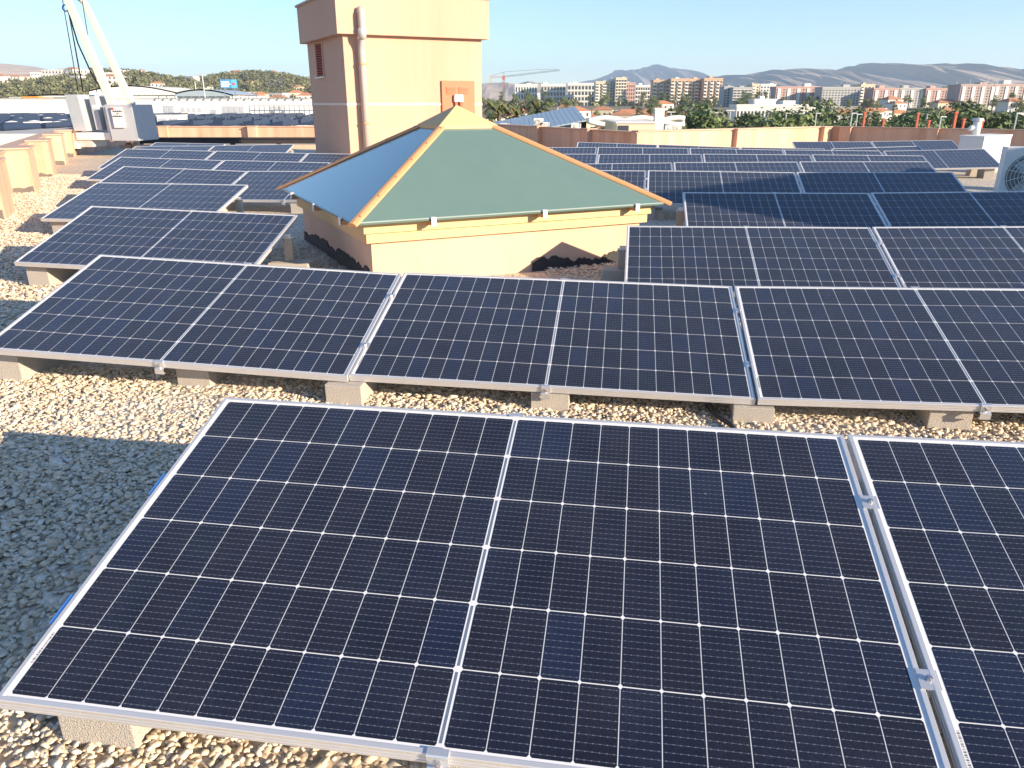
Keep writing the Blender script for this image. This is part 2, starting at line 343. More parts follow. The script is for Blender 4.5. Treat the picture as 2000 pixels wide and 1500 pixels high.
# ------------------------------------------------------------ solar panels
P_ = .0887; G_ = .014; RP = .184; MU = .023; MV = .0195
PW = 22*P_ + G_ + 2*MU; PH = 6*RP + 2*MV
POSE = {"A1": [-0.1513,1.2042,-1.2427,-0.1505,0.2632,-0.0035], "A2": [1.8557,0.9003,-1.2301,-0.1489,0.262,0.0115], "A3": [3.85,0.6,-1.2,-0.149,0.262,0.011], "B1": [-1.8343,3.7844,-1.2623,-0.119,0.2631,-0.0383],
"B2": [0.166,3.5491,-1.3133,-0.1347,0.2655,-0.013], "B3": [2.1649,3.2546,-1.2964,-0.1467,0.2644,0.0236], "B4": [4.157,2.955,-1.245,-0.147,0.2644,0.024], "C1": [-3.0987,6.1522,-1.2544,-0.1199,0.2844,-0.026],
"C2": [1.8401,5.5497,-1.3177,-0.1512,0.2898,0.0162], "C3": [3.8377,5.2364,-1.2691,-0.1592,0.2901,0.029], "C4": [5.83,4.92,-1.212,-0.16,0.29,0.029], "D1": [-4.3948,8.7474,-1.2411,-0.1407,0.2662,-0.0011],
"D3": [2.785,7.7421,-1.2791,-0.1475,0.2987,0.0115], "D4": [4.7874,7.4414,-1.2363,-0.1547,0.2988,0.0271], "D5": [6.785,7.13,-1.184,-0.155,0.2988,0.027], "E1": [-5.167,11.1065,-1.2452,-0.1293,0.2662,-0.0267],
"E2": [-3.1608,10.8368,-1.2596,-0.1374,0.2658,0.0083], "E3": [2.7515,10.0872,-1.2318,-0.1617,0.2938,-0.0002], "E4": [4.7561,9.7597,-1.2164,-0.1648,0.2936,0.0117], "E5": [0.7459,10.4108,-1.2388,-0.1609,0.2939,0.0035],
"F1": [-6.4396,13.6959,-1.2691,-0.1179,0.2692,-0.023], "F2": [-4.4217,13.4571,-1.3014,-0.1203,0.2688,-0.0132], "F3": [-2.405,13.215,-1.318,-0.121,0.2688,-0.005], "F4": [1.569,12.5914,-1.2804,-0.1449,0.2735,0.0227],
"F5": [3.5799,12.2979,-1.2388,-0.148,0.2738,0.0148], "F6": [5.5889,11.9936,-1.2087,-0.1546,0.2739,0.0112], "G1": [-7.447,16.0813,-1.2596,-0.1139,0.2821,-0.0185], "G2": [-5.4286,15.8496,-1.2901,-0.1177,0.2814,-0.0161],
"G3": [-3.412,15.612,-1.315,-0.118,0.2814,-0.01], "G4": [0.552,15.075,-1.272,-0.153,0.273,0.008], "G5": [2.5616,14.7661,-1.259,-0.1536,0.273,0.0109], "G6": [4.5706,14.456,-1.2427,-0.1556,0.273,0.0013],
"G7": [6.5788,14.1396,-1.2378,-0.1594,0.273,-0.0005], "H1": [-8.4178,18.7191,-1.2953,-0.0874,0.2671,0.0091], "H2": [-6.3943,18.5407,-1.262,-0.0907,0.2672,0.0201], "H3": [0.7786,17.287,-1.2578,-0.139,0.2705,0.0094],
"H4": [2.7922,17.0076,-1.2486,-0.1397,0.2705,-0.0043], "H5": [4.8054,16.7246,-1.2624,-0.1421,0.2703,-0.0134], "H6": [6.8182,16.4356,-1.2741,-0.1454,0.2703,-0.0023], "H7": [8.8743,16.1466,-1.2413,-0.1738,0.2619,0.032],
"I1": [-8.6608,20.0566,-1.2896,-0.1818,0.2651,-0.0095], "I2": [2.5141,19.4095,-1.2616,-0.1471,0.2626,-0.0263], "I3": [4.5251,19.1142,-1.3105,-0.1474,0.2623,-0.0265], "I4": [6.5362,18.8165,-1.3432,-0.1491,0.262,-0.0101],
"I5": [8.44,17.55,-1.2692,-0.0036,0.2689,0.0294], "J1": [8.3925,20.4793,-1.2756,-0.1408,0.2707,0.0059], "J2": [10.4041,20.1926,-1.2414,-0.1447,0.2709,0.0242]}
ROWNAME = {'A': 'nearest', 'B': 'second', 'C': 'third', 'D': 'fourth', 'E': 'fifth', 'F': 'sixth', 'G': 'seventh', 'H': 'eighth', 'I': 'ninth', 'J': 'rearmost'}
PLABEL = {
'A1': 'large dark solar panel in the foreground, lower left of the picture', 'A2': 'solar panel cut off by the right edge beside the big foreground panel', 'A3': 'solar panel continuing the nearest row beyond the right edge',
'B1': 'left solar panel of the second row, with its corner at the left edge', 'B2': 'middle solar panel of the second row in front of the skylight', 'B3': 'right solar panel of the second row, cut by the right edge', 'B4': 'solar panel continuing the second row beyond the right edge',
'C1': 'single solar panel of the third row left of the skylight', 'C2': 'third-row solar panel whose left end stands beside the skylight wall', 'C3': 'third-row solar panel cut off by the right edge', 'C4': 'solar panel continuing the third row beyond the right edge',
'D1': 'fourth-row solar panel on the left with its right end on a bare post', 'D3': 'fourth-row solar panel half in shade, right of the skylight corner', 'D4': 'fourth-row solar panel fully in blue shade near the right edge', 'D5': 'solar panel continuing the shaded fourth row beyond the right edge',
'E1': 'left solar panel of the fifth row left of the skylight', 'E2': 'fifth-row solar panel partly hidden by the left corner of the skylight roof', 'E5': 'fifth-row solar panel partly hidden behind the right slope of the skylight', 'E3': 'fifth-row solar panel crossed by a slanting shadow right of the skylight', 'E4': 'fifth-row solar panel in blue shade, last before the air conditioner',
'F1': 'left solar panel of the sixth row left of the skylight', 'F2': 'middle solar panel of the sixth row left of the skylight', 'F3': 'sixth-row solar panel whose tip shows at the left slope of the skylight', 'F4': 'first sixth-row solar panel right of the skylight, half hidden by its slope', 'F5': 'middle sixth-row solar panel right of the skylight', 'F6': 'last sixth-row solar panel on the right',
'G1': 'left solar panel of the seventh row left of the skylight', 'G2': 'middle solar panel of the seventh row in front of the tower', 'G3': 'seventh-row solar panel at the foot of the tower', 'G4': 'seventh-row solar panel mostly hidden by the right slope of the skylight', 'G5': 'second seventh-row solar panel right of the skylight', 'G6': 'third seventh-row solar panel right of the skylight', 'G7': 'last seventh-row solar panel on the right',
'H1': 'left solar panel of the eighth row near the cradle machine', 'H2': 'eighth-row solar panel with its free right end left of the tower', 'H3': 'first eighth-row solar panel right of the tower', 'H4': 'second eighth-row solar panel right of the tower', 'H5': 'third eighth-row solar panel right of the tower', 'H6': 'fourth eighth-row solar panel right of the tower', 'H7': 'isolated solar panel in front of the white housing on the right',
'I1': 'rearmost solar panel of the left group beside the black rail', 'I2': 'ninth-row solar panel under the shaded parapet right of the tower', 'I3': 'second ninth-row solar panel right of the tower', 'I4': 'third ninth-row solar panel right of the tower', 'I5': 'last ninth-row solar panel on the right',
'J1': 'left panel of the rearmost pair under the parapet on the right', 'J2': 'right panel of the rearmost pair, next to the white housing'}
GLASS_Z = -.004
def frame_mesh():
    prof = [(0,-.035),(0,-.0275),(.0016,-.0265),(.0016,-.0245),(0,-.0235),(0,-.0165),(.0016,-.0155),(.0016,-.0135),(0,-.0125),(0,-.0015),(.0012,0),(.0115,0),(.0125,-.001),(.0125,-.0045),(.004,-.0055),(.004,-.0335),(.026,-.0335),(.026,-.035)]
    v = []; f = []; n = len(prof)
    for (cx, cy) in ((-1,0),(1,0),(1,1),(-1,1)):
        for d, z in prof:
            x = cx*(PW/2-d); y = d if cy == 0 else PH-d; v.append((x, y, z))
    for c in range(4):
        for k in range(n):
            a = c*n+k; b = c*n+(k+1) % n; a2 = ((c+1) % 4)*n+k; b2 = ((c+1) % 4)*n+(k+1) % n
            f.append((a, a2, b2, b))
    m = MB(); m.add(v, f); me = m.mesh('frame', 'alu'); 
    bm = bmesh.new(); bm.from_mesh(me); bmesh.ops.recalc_face_normals(bm, faces=bm.faces); bm.to_mesh(me); bm.free()
    return me
FRAME = frame_mesh()
m = MB(); m.bx(-PW/2+.006, PW/2-.006, .006, PH-.006, GLASS_Z-.006, GLASS_Z); SHEET = m.mesh('backsheet', 'backsheet')
def cell_poly(cx, cy, side):
    w = P_/2-.0011; h = RP/2-.0014; c = .0044; e = .0036
    # half-cut cells keep the wafer's cut corners on the side away from the cut
    L, R_ = (c, e) if side < 0 else (e, c)
    return [(cx-w+L, cy-h),(cx+w-R_, cy-h),(cx+w, cy-h+R_*1.25),(cx+w, cy+h-R_*1.25),(cx+w-R_, cy+h),(cx-w+L, cy+h),(cx-w, cy+h-L*1.25),(cx-w, cy-h+L*1.25)]
def cell_mesh(side):
    m = MB(); m.prism(cell_poly(0, 0, side), GLASS_Z-.0005, GLASS_Z+.0003); return m.mesh('cell', 'cell')
CELL = {-1: cell_mesh(-1), 1: cell_mesh(1)}
def cell_spots():
    for half in (-1, 1):
        for c in range(11):
            cx = -G_/2-(11-c-.5)*P_ if half < 0 else G_/2+(c+.5)*P_
            for r in range(6):
                yield cx, MV+(r+.5)*RP, (-1 if c % 2 == 0 else 1)
m = MB()
for cx, cy, sd in cell_spots(): m.add([(x, y, GLASS_Z+.0004) for x, y in cell_poly(cx, cy, sd)], [tuple(range(8))])
CELLS_FAR = m.mesh('cells', 'cell_far')
m = MB()
for r in range(6): m.bx(-.003, .003, MV+r*RP+.008, MV+(r+1)*RP-.008, GLASS_Z, GLASS_Z+.0007)
RIBBON = m.mesh('ribbon', 'ribbon')
m = MB()
for k in range(26):
    x = -.0028
    m.bx(x, x+.0055, k*.0033, k*.0033+random.choice((.0008,.0014,.002)), 0, .0005)
SERIAL = m.mesh('serial_label', 'print_black')
# clamps: between two panels, and the wide hook at the middle of the long edges
m = MB(); m.box((0,0,.0015), (.044,.05,.003)); m.box((0,0,-.012), (.016,.05,.026)); MIDCLAMP = m.mesh('clamp', 'alu_bright', bevel=.0008)
m = MB(); m.tube([(0,0,.003),(0,0,.010)], .0075, 6); m.tube([(0,0,.010),(0,0,.0112)], .0045, 8); BOLT = m.mesh('bolt', 'steel')
def hook_mesh():
    m = MB(); w = .046
    prof = [(.013,.0005),(.013,.004),(-.003,.004),(-.006,.001),(-.006,-.028),(-.02,-.034),(-.024,-.062),(-.006,-.064),(-.006,-.060),(-.019,-.058),(-.016,-.038),(-.0015,-.033),(-.0015,.0005)]
    v = [(-w/2, y, z) for y, z in prof] + [(w/2, y, z) for y, z in prof]; n = len(prof)
    f = [(i, (i+1) % n, (i+1) % n+n, i+n) for i in range(n)] + [tuple(range(n)), tuple(range(2*n-1, n-1, -1))]
    m.add(v, f); me = m.mesh('edge_clamp', 'alu_bright')
    bm = bmesh.new(); bm.from_mesh(me); bmesh.ops.recalc_face_normals(bm, faces=bm.faces); bm.to_mesh(me); bm.free(); return me
HOOK = hook_mesh()
m = MB(); m.tube([(0,-.006,-.016),(0,-.0145,-.016)], .0085, 6); m.tube([(0,-.0145,-.016),(0,-.017,-.016)], .005, 8); HBOLT = m.mesh('bolt', 'steel')
m = MB(); m.box((0,0,-.004), (.012,.09,.010)); SIDECLIP = m.mesh('end_clip', 'blue_clip', bevel=.001)

def pose_matrix(p):
    x, y, z, yaw, tilt, roll = p
    u = Vector((math.cos(yaw)*math.cos(roll), math.sin(yaw)*math.cos(roll), math.sin(roll)))
    vv = Vector((-math.sin(yaw)*math.cos(tilt), math.cos(yaw)*math.cos(tilt), math.sin(tilt))); vv = (vv - u*vv.dot(u)).normalized()
    n = u.cross(vv)
    M = Matrix((u, vv, n)).transposed().to_4x4(); M.translation = (x, y, z); return M
PM = {k: pose_matrix(v) for k, v in POSE.items()}
RIGHTN = {'A1':'A2','A2':'A3','B1':'B2','B2':'B3','B3':'B4','C2':'C3','C3':'C4','D3':'D4','D4':'D5','E1':'E2','E5':'E3','E3':'E4','F1':'F2','F2':'F3','F4':'F5','F5':'F6','G1':'G2','G2':'G3','G4':'G5','G5':'G6','G6':'G7','H1':'H2','H3':'H4','H4':'H5','H5':'H6','I2':'I3','I3':'I4','J1':'J2'}
for k, M in PM.items():
    row = k[0]
    o = empty('solar_panel', (0,0,0), label=PLABEL[k], cat='solar panel', group='solar panels on the gravel roof')
    o.matrix_world = M
    link('frame', FRAME, o); link('backsheet', SHEET, o); link('ribbon', RIBBON, o)
    if row in 'ABCDE' and k not in ('A3','B4','C4','D5'):
        for cx, cy, sd in cell_spots(): link('cell', CELL[sd], o, (cx, cy, 0))
    else:
        tag(link('cells', CELLS_FAR, o), kind='stuff')
    if row in 'ABC': link('serial_label', SERIAL, o, (-PW/2+.0145+.0035, .10, GLASS_Z))
    if row in 'ABCDE':
        c = link('edge_clamp', HOOK, o, (0, 0, 0)); link('bolt', HBOLT, c)
        c = link('edge_clamp', HOOK, o, (0, PH, 0)); c.rotation_euler = (0, 0, math.pi); link('bolt', HBOLT, c)
        for v in (.26, .74):
            if k in RIGHTN:
                c = link('clamp', MIDCLAMP, o, (PW/2+.011, v*PH, .0008)); link('bolt', BOLT, c)
        if k == 'A1':
            for v in (.22, .62): link('end_clip', SIDECLIP, o, (-PW/2-.006, v*PH, -.004))

# concrete blocks under the low edge and posts behind, carrying the panels
m = MB(); m.box((0, .195, 0), (.19, .39, 1.0)); BLOCK = m.mesh('concrete_block', 'concrete', bevel=.004)
nb = 0
def block(k, u, back=.03, wscale=1.0, lab=''):
    M = PM[k]; p = M @ Vector((u, 0, -.036)); yaw = POSE[k][3]
    h = (p.z - ZG) + .06
    me = MB(); me.box((0, .195, h/2), (.19*wscale, .39, h)); o = me.build('concrete_block', 'concrete', bevel=.004)
    q = M @ Vector((u, back, 0)); o.location = (q.x, q.y, ZG-.06-.004); o.rotation_euler = (0, 0, yaw + random.uniform(-.05, .05))
    tag(o, lab, 'concrete block', 'concrete blocks under the panels')
BLK = [('A1',-.86,.10,'pale concrete block under the low left corner of the foreground panel'),
 ('A1',.08,.10,'concrete block hidden under the middle of the foreground panel'),('A1',.95,.10,'concrete block between the two nearest panels'),
 ('B1',-.98,.10,'sunlit concrete block at the left picture edge under the second row'),('B1',.10,.13,'shaded concrete block under the middle of the left second-row panel'),
 ('B1',.99,-.03,'speckled concrete block under the joint of the left and middle second-row panels'),('B2',.02,.02,'shaded concrete block behind the hooked clamp of the middle second-row panel'),
 ('B2',1.0,-.02,'speckled concrete block beside the black cable under the second row'),('B3',-.12,.05,'concrete block under the right second-row panel near the right edge'),('B4',0,.05,'concrete block under the second row beyond the right edge'),
 ('C1',-.88,.08,'concrete block under the low left corner of the third-row panel'),('C1',.1,.1,'concrete block under the middle of the left third-row panel'),('C1',.9,.1,'concrete block under the low right corner of the left third-row panel'),
 ('C2',-.9,.1,'concrete block under the low left end of the third-row panel by the skylight'),('C2',.1,.1,'concrete block under the middle of the third-row panel by the skylight'),('C2',1.0,.1,'concrete block under the third-row panel joint on the right'),
 ('D1',-.85,.08,'concrete block under the low left corner of the fourth-row panel'),('D1',.88,.1,'concrete block under the low right corner of the left fourth-row panel'),
 ('D3',-.85,.1,'concrete block under the low left end of the half-shaded panel'),('D3',.99,.1,'concrete block under the joint of the shaded fourth-row panels'),
 ('E1',-.85,.08,'concrete block under the low left corner of the fifth-row panel'),('E1',.99,.05,'concrete block under the joint of the left fifth-row panels'),('E2',.18,.03,'concrete block near the left corner of the skylight under the fifth row'),
 ('E3',-.98,.05,'concrete block at the right corner of the skylight under the fifth row'),('E3',.99,.05,'concrete block under the joint of the right fifth-row panels'),('E4',.9,.05,'concrete block under the free right end of the fifth row'),
 ('F1',-.85,.08,'concrete block under the low left corner of the sixth-row panel'),('G1',-.85,.08,'concrete block under the low left corner of the seventh-row panel'),('F6',.9,.08,'concrete block under the low right end of the sixth row'),
 ('H7',-.3,.08,'concrete block under the left part of the isolated right panel'),('H7',.8,.08,'concrete block under the right part of the isolated right panel')]
for k, u, b, lab in BLK: block(k, u, b, 1.0, lab)
def post(k, u, v, lab, dx=0.0, base=True):
    M = PM[k]; p = M @ Vector((u, v*PH, -.036)); yaw = POSE[k][3]
    o = empty('support_post', (p.x+dx, p.y, ZG), yaw, lab, 'post', 'posts carrying the high edges')
    h = p.z - ZG
    m = MB(); m.bx(-.038, .038, -.02, .025, 0.05, h-.03); m.build('post', 'post', o, bevel=.003)
    m = MB(); m.bx(-.045, .045, -.028, .032, h-.03, h-.024); m.bx(-.045, -.041, -.028, .032, h-.06, h-.024); m.bx(-.03, .03, -.012, .014, h-.024, h+.0); br = m.build('bracket', 'alu_bright', o)
    m = MB(); m.tube([(0,-.028,h-.042),(0,-.036,h-.042)], .008, 6); m.build('bolt', 'steel', br)
    if base:
        m = MB(); m.box((.02, .0, .06), (.42, .26, .13), taper=.86); m.build('base_block', 'concrete_smooth', o, bevel=.006)
for a in [('C1',.97,.70,'beige post on a concrete slab at the right end of the third-row panel',.06),('D1',.985,.72,'post at the free right end of the left fourth-row panel',.03),
 ('H2',.97,.75,'post at the free right end of the rear panel left of the tower',.05),('C2',-.98,.72,'post between the skylight wall and the third-row panel',-.05),('D3',-.98,.7,'pinkish post at the left end of the half-shaded panel',-.06),
 ('E3',-.97,.2,'short post behind the right corner of the skylight',-.02),('B2',.995,.86,'post showing in the gap between the middle and right second-row panels',.0),('A1',.99,.85,'post hidden behind the foreground panel joint',0),
 ('A1',-.9,.86,'post behind the high left corner of the foreground panel',0),('B1',-.9,.86,'post behind the high left corner of the second row',0),('B1',.99,.86,'post behind the joint of the left and middle second-row panels',0),
 ('C1',-.9,.86,'post behind the high left corner of the third row',0),('D1',-.9,.86,'post behind the high left corner of the fourth row',0),('E4',.95,.8,'post at the free right end of the shaded fifth row',.0),
 ('F6',.95,.8,'post at the free right end of the sixth row',0),('G7',.95,.8,'post at the free right end of the seventh row',0),('H7',.9,.85,'post behind the isolated right panel',0),('E1',-.9,.86,'post behind the high left corner of the fifth row',0),('D4',.95,.86,'post behind the shaded fourth row on the right',0)]:
    post(*a)
# cable lying on the gravel
c0 = onz(1376, 790, ZG); c1 = onz(1398, 822, ZG)
m = MB(); m.tube([(c0.x-.25, c0.y+.3, ZG+.06),(c0.x-.06, c0.y+.12, ZG+.05),(c0.x, c0.y, ZG+.035),(c1.x, c1.y, ZG+.03),(c1.x+.04, c1.y-.12, ZG+.03),(c1.x+.03, c1.y-.4, ZG+.03)], .013, 8)
tag(m.build('cable', 'black_cable', smooth=True), 'black cable lying on the gravel beside a concrete block', 'cable')

# ------------------------------------------------------------ loose gravel (real pebbles near the camera)
def pebbles():
    t = (1+5**.5)/2
    ico = np.array([(-1,t,0),(1,t,0),(-1,-t,0),(1,-t,0),(0,-1,t),(0,1,t),(0,-1,-t),(0,1,-t),(t,0,-1),(t,0,1),(-t,0,-1),(-t,0,1)], float); ico /= np.linalg.norm(ico[0])
    fi = np.array([(0,11,5),(0,5,1),(0,1,7),(0,7,10),(0,10,11),(1,5,9),(5,11,4),(11,10,2),(10,7,6),(7,1,8),(3,9,4),(3,4,2),(3,2,6),(3,6,8),(3,8,9),(4,9,5),(2,4,11),(6,2,10),(8,6,7),(9,8,1)])
    octv = np.array([(1,0,0),(0,1,0),(-1,0,0),(0,-1,0),(0,0,1),(0,0,-1)], float)
    of = np.array([(0,1,4),(1,2,4),(2,3,4),(3,0,4),(1,0,5),(2,1,5),(3,2,5),(0,3,5)])
    def batch(name, zones, dens, bv, bf, s0, s1, lab):
        xs = []
        for (x0, x1, y0, y1) in zones:
            n = int((x1-x0)*(y1-y0)*dens); xs.append(np.stack([np.random.uniform(x0, x1, n), np.random.uniform(y0, y1, n)], 1))
        p = np.concatenate(xs)
        if name == 'near':
            yy = p[:,1]; f = np.abs(p[:,0])/(yy*.94+.45)
            p = p[f < .80]
        n = len(p)
        a = np.exp(np.random.normal(0, .25, n))*np.random.uniform(s0, s1, n)
        dims = np.stack([a, a*np.random.uniform(.6,.9,n), a*np.random.uniform(.3,.52,n)], 1)
        th = np.random.uniform(0, 2*np.pi, n); tx = np.random.normal(0, .24, n); ty = np.random.normal(0, .24, n)
        c, s = np.cos(th), np.sin(th)
        V = bv[None]*dims[:,None,:]*(1+np.random.normal(0, .13, (n, len(bv), 1)))
        z = V[...,2] + V[...,0]*tx[:,None] + V[...,1]*ty[:,None]
        x = V[...,0]*c[:,None]-V[...,1]*s[:,None]; y = V[...,0]*s[:,None]+V[...,1]*c[:,None]
        zc = ZG + np.random.uniform(-.001, .012, n)
        W3 = np.stack([x+p[:,0,None], y+p[:,1,None], z+zc[:,None]], -1).reshape(-1, 3)
        F = (bf[None]+(np.arange(n)*len(bv))[:,None,None]).reshape(-1, 3)
        me = bpy.data.meshes.new('gravel'); me.vertices.add(len(W3)); me.vertices.foreach_set('co', W3.ravel())
        me.loops.add(len(F)*3); me.loops.foreach_set('vertex_index', F.ravel()); me.polygons.add(len(F))
        me.polygons.foreach_set('loop_start', np.arange(len(F))*3); me.polygons.foreach_set('loop_total', np.full(len(F), 3))
        me.polygons.foreach_set('use_smooth', np.full(len(F), name == 'near')); me.update(); me.validate()
        me.materials.append(MT['pebble'])
        tag(link('gravel', me), lab, 'gravel', kind='stuff')
    batch('near', [(-2.2, 2.6, .8, 1.5), (-3.6,-.6,1.5,4.2), (-3.7,-2.7,4.2,4.9), (-.6, 3.6, 1.95, 3.95)], 5000, ico, fi, .0078, .0150, 'loose tan pebbles covering the roof between the nearest panel rows')
    batch('mid', [(-7.2,-3.2,4.9,9.0), (-8.6,-4.6,9.0,13.0), (-2.6,-1.2,4.9,8.2), (.3,2.2,4.3,8.4), (5.0,7.6,9.2,12.5), (-10.2,-7.0,13,17)], 1400, octv, of, .013, .021, 'pebbles on the roof further back beside the left parapet')
pebbles()

# ------------------------------------------------------------ skylight: square base, glazed pyramid roof
SKC = Vector((-.551, 8.10, 0)); SKY = rad(26.2); EAVE = -.89; APEX = -.067; HS = 1.52   # eave half side
sk = empty('skylight', (SKC.x, SKC.y, ZG), SKY, 'pyramid skylight with green glass, orange ridges and a peach plastered base', 'skylight')
def L(z): return z - ZG
WS = HS - .19
m = MB(); m.bx(-WS, WS, -WS, WS, -.1, L(EAVE)-.18); m.build('wall', 'stucco_pale', sk)
for k, (d, mt_) in enumerate((('cornice','cornice'),)):
    m = MB(); m.bx(-WS-.05, WS+.05, -WS-.05, WS+.05, L(EAVE)-.185, L(EAVE)-.105); m.bx(-WS-.075, WS+.075, -WS-.075, WS+.075, L(EAVE)-.103, L(EAVE)-.015)
    m.build('cornice', 'cornice', sk)
# ragged bitumen upstand along the foot of the walls
def ragged(name, p0, p1, z0, hmin, hmax, mt, parent, out, seed=1, th=.012, step=.05):
    rnd = random.Random(seed); n = max(3, int((Vector(p1)-Vector(p0)).length/step)); top = []; bot = []
    d = (Vector(p1)-Vector(p0))/n; h = (hmin+hmax)/2
    for i in range(n+1):
        h = min(hmax, max(hmin, h + rnd.uniform(-1, 1)*(hmax-hmin)*.35)); p = Vector(p0)+d*i
        bot.append(Vector((p[0], p[1], z0))); top.append(Vector((p[0], p[1], z0+h)))
    o = Vector((out[0], out[1], 0))*th
    v = [p+o for p in bot]+[p+o for p in top]+[p for p in top]; k = n+1
    f = [(i, i+1, k+i+1, k+i) for i in range(n)]+[(k+i, k+i+1, 2*k+i+1, 2*k+i) for i in range(n)]
    m = MB(); m.add(v, f); me = m.mesh(name, mt)
    bm = bmesh.new(); bm.from_mesh(me); bmesh.ops.recalc_face_normals(bm, faces=bm.faces); bm.to_mesh(me); bm.free()
    return link(name, me, parent)
ragged('bitumen_upstand', (-WS, WS), (-WS, -WS), 0, .07, .15, 'bitumen', sk, (-1, 0), 3, step=.03)
ragged('bitumen_upstand', (WS*.12, -WS), (WS, -WS), 0, .05, .125, 'bitumen', sk, (0, -1), 5, step=.025)
ragged('bitumen_upstand', (WS, -WS), (WS, WS), 0, .05, .15, 'bitumen', sk, (1, 0), 6)
CAPF = .17                                   # the cap takes the top 17 % of the slope
za, ze = L(APEX), L(EAVE)
def slope_pt(c, t, lift=0.0): return Vector((c[0]*HS*(1-t), c[1]*HS*(1-t), ze+(za-ze)*t+lift))
cs = [(-1,-1),(1,-1),(1,1),(-1,1)]
for i in range(4):
    a, b = cs[i], cs[(i+1) % 4]
    q = [slope_pt(a, 0), slope_pt(b, 0), slope_pt(b, 1-CAPF), slope_pt(a, 1-CAPF)]
    nrm = (q[1]-q[0]).cross(q[3]-q[0]).normalized(); v = q+[p-nrm*.016 for p in q]
    m = MB(); m.add(v, [(0,1,2,3),(7,6,5,4),(0,4,5,1),(1,5,6,2),(2,6,7,3),(3,7,4,0)]); pane = m.build('glass_pane', 'roof_glass', sk)
    m = MB(); ev = [q[0], q[1]]; e0 = q[0]+nrm*.003; e1 = q[1]+nrm*.003; dn = (q[3]-q[0]).normalized()
    m.add([q[0]+nrm*.002, q[1]+nrm*.002, q[1]+nrm*.002+(q[2]-q[1]).normalized()*.022, q[0]+nrm*.002+dn*.022], [(0,1,2,3)]); m.build('edge_strip', 'sheet_edge', pane)
    for t in (.22, .56, .88):
        p = q[0].lerp(q[1], t); yaw = math.atan2((b[1]-a[1]), (b[0]-a[0]))
        M = Matrix.Translation(p) @ rotz(yaw); m = MB(); m.bx(-.022, .022, -.012, .05, -.002, .014, M); m.bx(-.022, .022, -.018, -.010, -.055, .014, M); m.build('clip', 'white_paint', sk, bevel=.002)
        m = MB(); m.bx(-.03, .03, .0, .08, -.05, -.016, M); m.build('bracket', 'trim_orange', sk)
for c in cs:                                  # hip cappings
    p0 = slope_pt(c, -.012, .012); p1 = slope_pt(c, 1-CAPF+.01, .012); d = (p1-p0).normalized(); side = d.cross(Vector((0,0,1))).normalized(); up = side.cross(d).normalized()
    prof = [(-.043,-.022),(-.037,-.005),(-.014,.010),(.014,.010),(.037,-.005),(.043,-.022)]
    v = [p0+side*s+up*u for s, u in prof]+[p1+side*s+up*u for s, u in prof]; n = len(prof)
    m = MB(); m.add(v, [(i, i+1, n+i+1, n+i) for i in range(n-1)]+[tuple(range(n-1,-1,-1)), tuple(range(n, 2*n)), (0, n, 2*n-1, n-1)]); hip = m.build('hip_capping', 'trim_orange', sk)
    m = MB()
    for t in np.linspace(.06, .94, 6):
        p = p0.lerp(p1, t)+up*.0125; m.tube([p+side*.022-up*.008, p+side*.022-up*.001], .006, 6)
    m.build('rivets', 'dark_metal', hip); hip.children[-1]['kind'] = 'stuff'
m = MB(); tc_ = 1-CAPF-.03
v = [slope_pt(c, tc_, .03) for c in cs]+[Vector((0,0,za+.05))]; m.add(v+[p-Vector((0,0,.035)) for p in v[:4]], [(0,1,4),(1,2,4),(2,3,4),(3,0,4),(5,6,1,0),(6,7,2,1),(7,8,3,2),(8,5,0,3)])
m.build('apex_cap', 'cornice', sk)

# ------------------------------------------------------------ stair tower behind the skylight
TX, TY, TYAW, TW = -3.83, 19.0, rad(27), 3.45
tw = empty('stair_tower', (TX, TY, ZG), TYAW, 'peach plastered stair tower with overhanging top, downpipe and orange door', 'tower')
zb = L(at(668, 66, 18.9).z); zt = L(at(586, 15, 22.1).z)
m = MB(); m.bx(0, TW, 0, TW, -.1, zb); m.build('wall', 'stucco', tw)
m = MB(); m.bx(-.16, TW+.14, -.16, TW+.14, zb, zt); box_ = m.build('overhang', 'stucco', tw)
m = MB(); m.bx(-.20, TW+.18, -.20, TW+.18, zt, zt+.05); m.build('coping', 'coping', box_)
m = MB(); zs = L(at(680, 203.5, 19).z); m.bx(-.008, TW+.008, -.008, TW+.008, zs-.025, zs+.025); m.build('string_course', 'stringcourse', tw)
# louvred window on the left face: local x = 0 plane
yw = 1.9; z1_ = L(at(622, 84, 20.7).z); z0_ = L(at(628, 147, 20.7).z)
wv = MB(); wv.bx(-.004, .03, yw, yw+.62, z0_, z1_); win = wv.build('window', 'dark_hole', tw)
fr = MB(); fr.bx(-.03, .0, yw-.06, yw, z0_-.02, z1_+.02); fr.bx(-.03, .0, yw+.62, yw+.68, z0_-.02, z1_+.02); fr.build('window_frame', 'stucco', win)
sl = MB()
n_s = 13
for i in range(n_s):
    z = z0_+(i+.5)*(z1_-z0_)/n_s; M = Matrix.Translation((-.012, yw+.31, z)) @ Matrix.Rotation(rad(-38), 4, 'Y')
    link('slat', (MB().bx(-.035, .035, -.30, .30, -.006, .006, M)).mesh('slat', 'red_paint'), win)
m = MB(); m.bx(-.07, .0, yw-.1, yw+.72, z0_-.07, z0_-.025); m.build('sill', 'stringcourse', win)
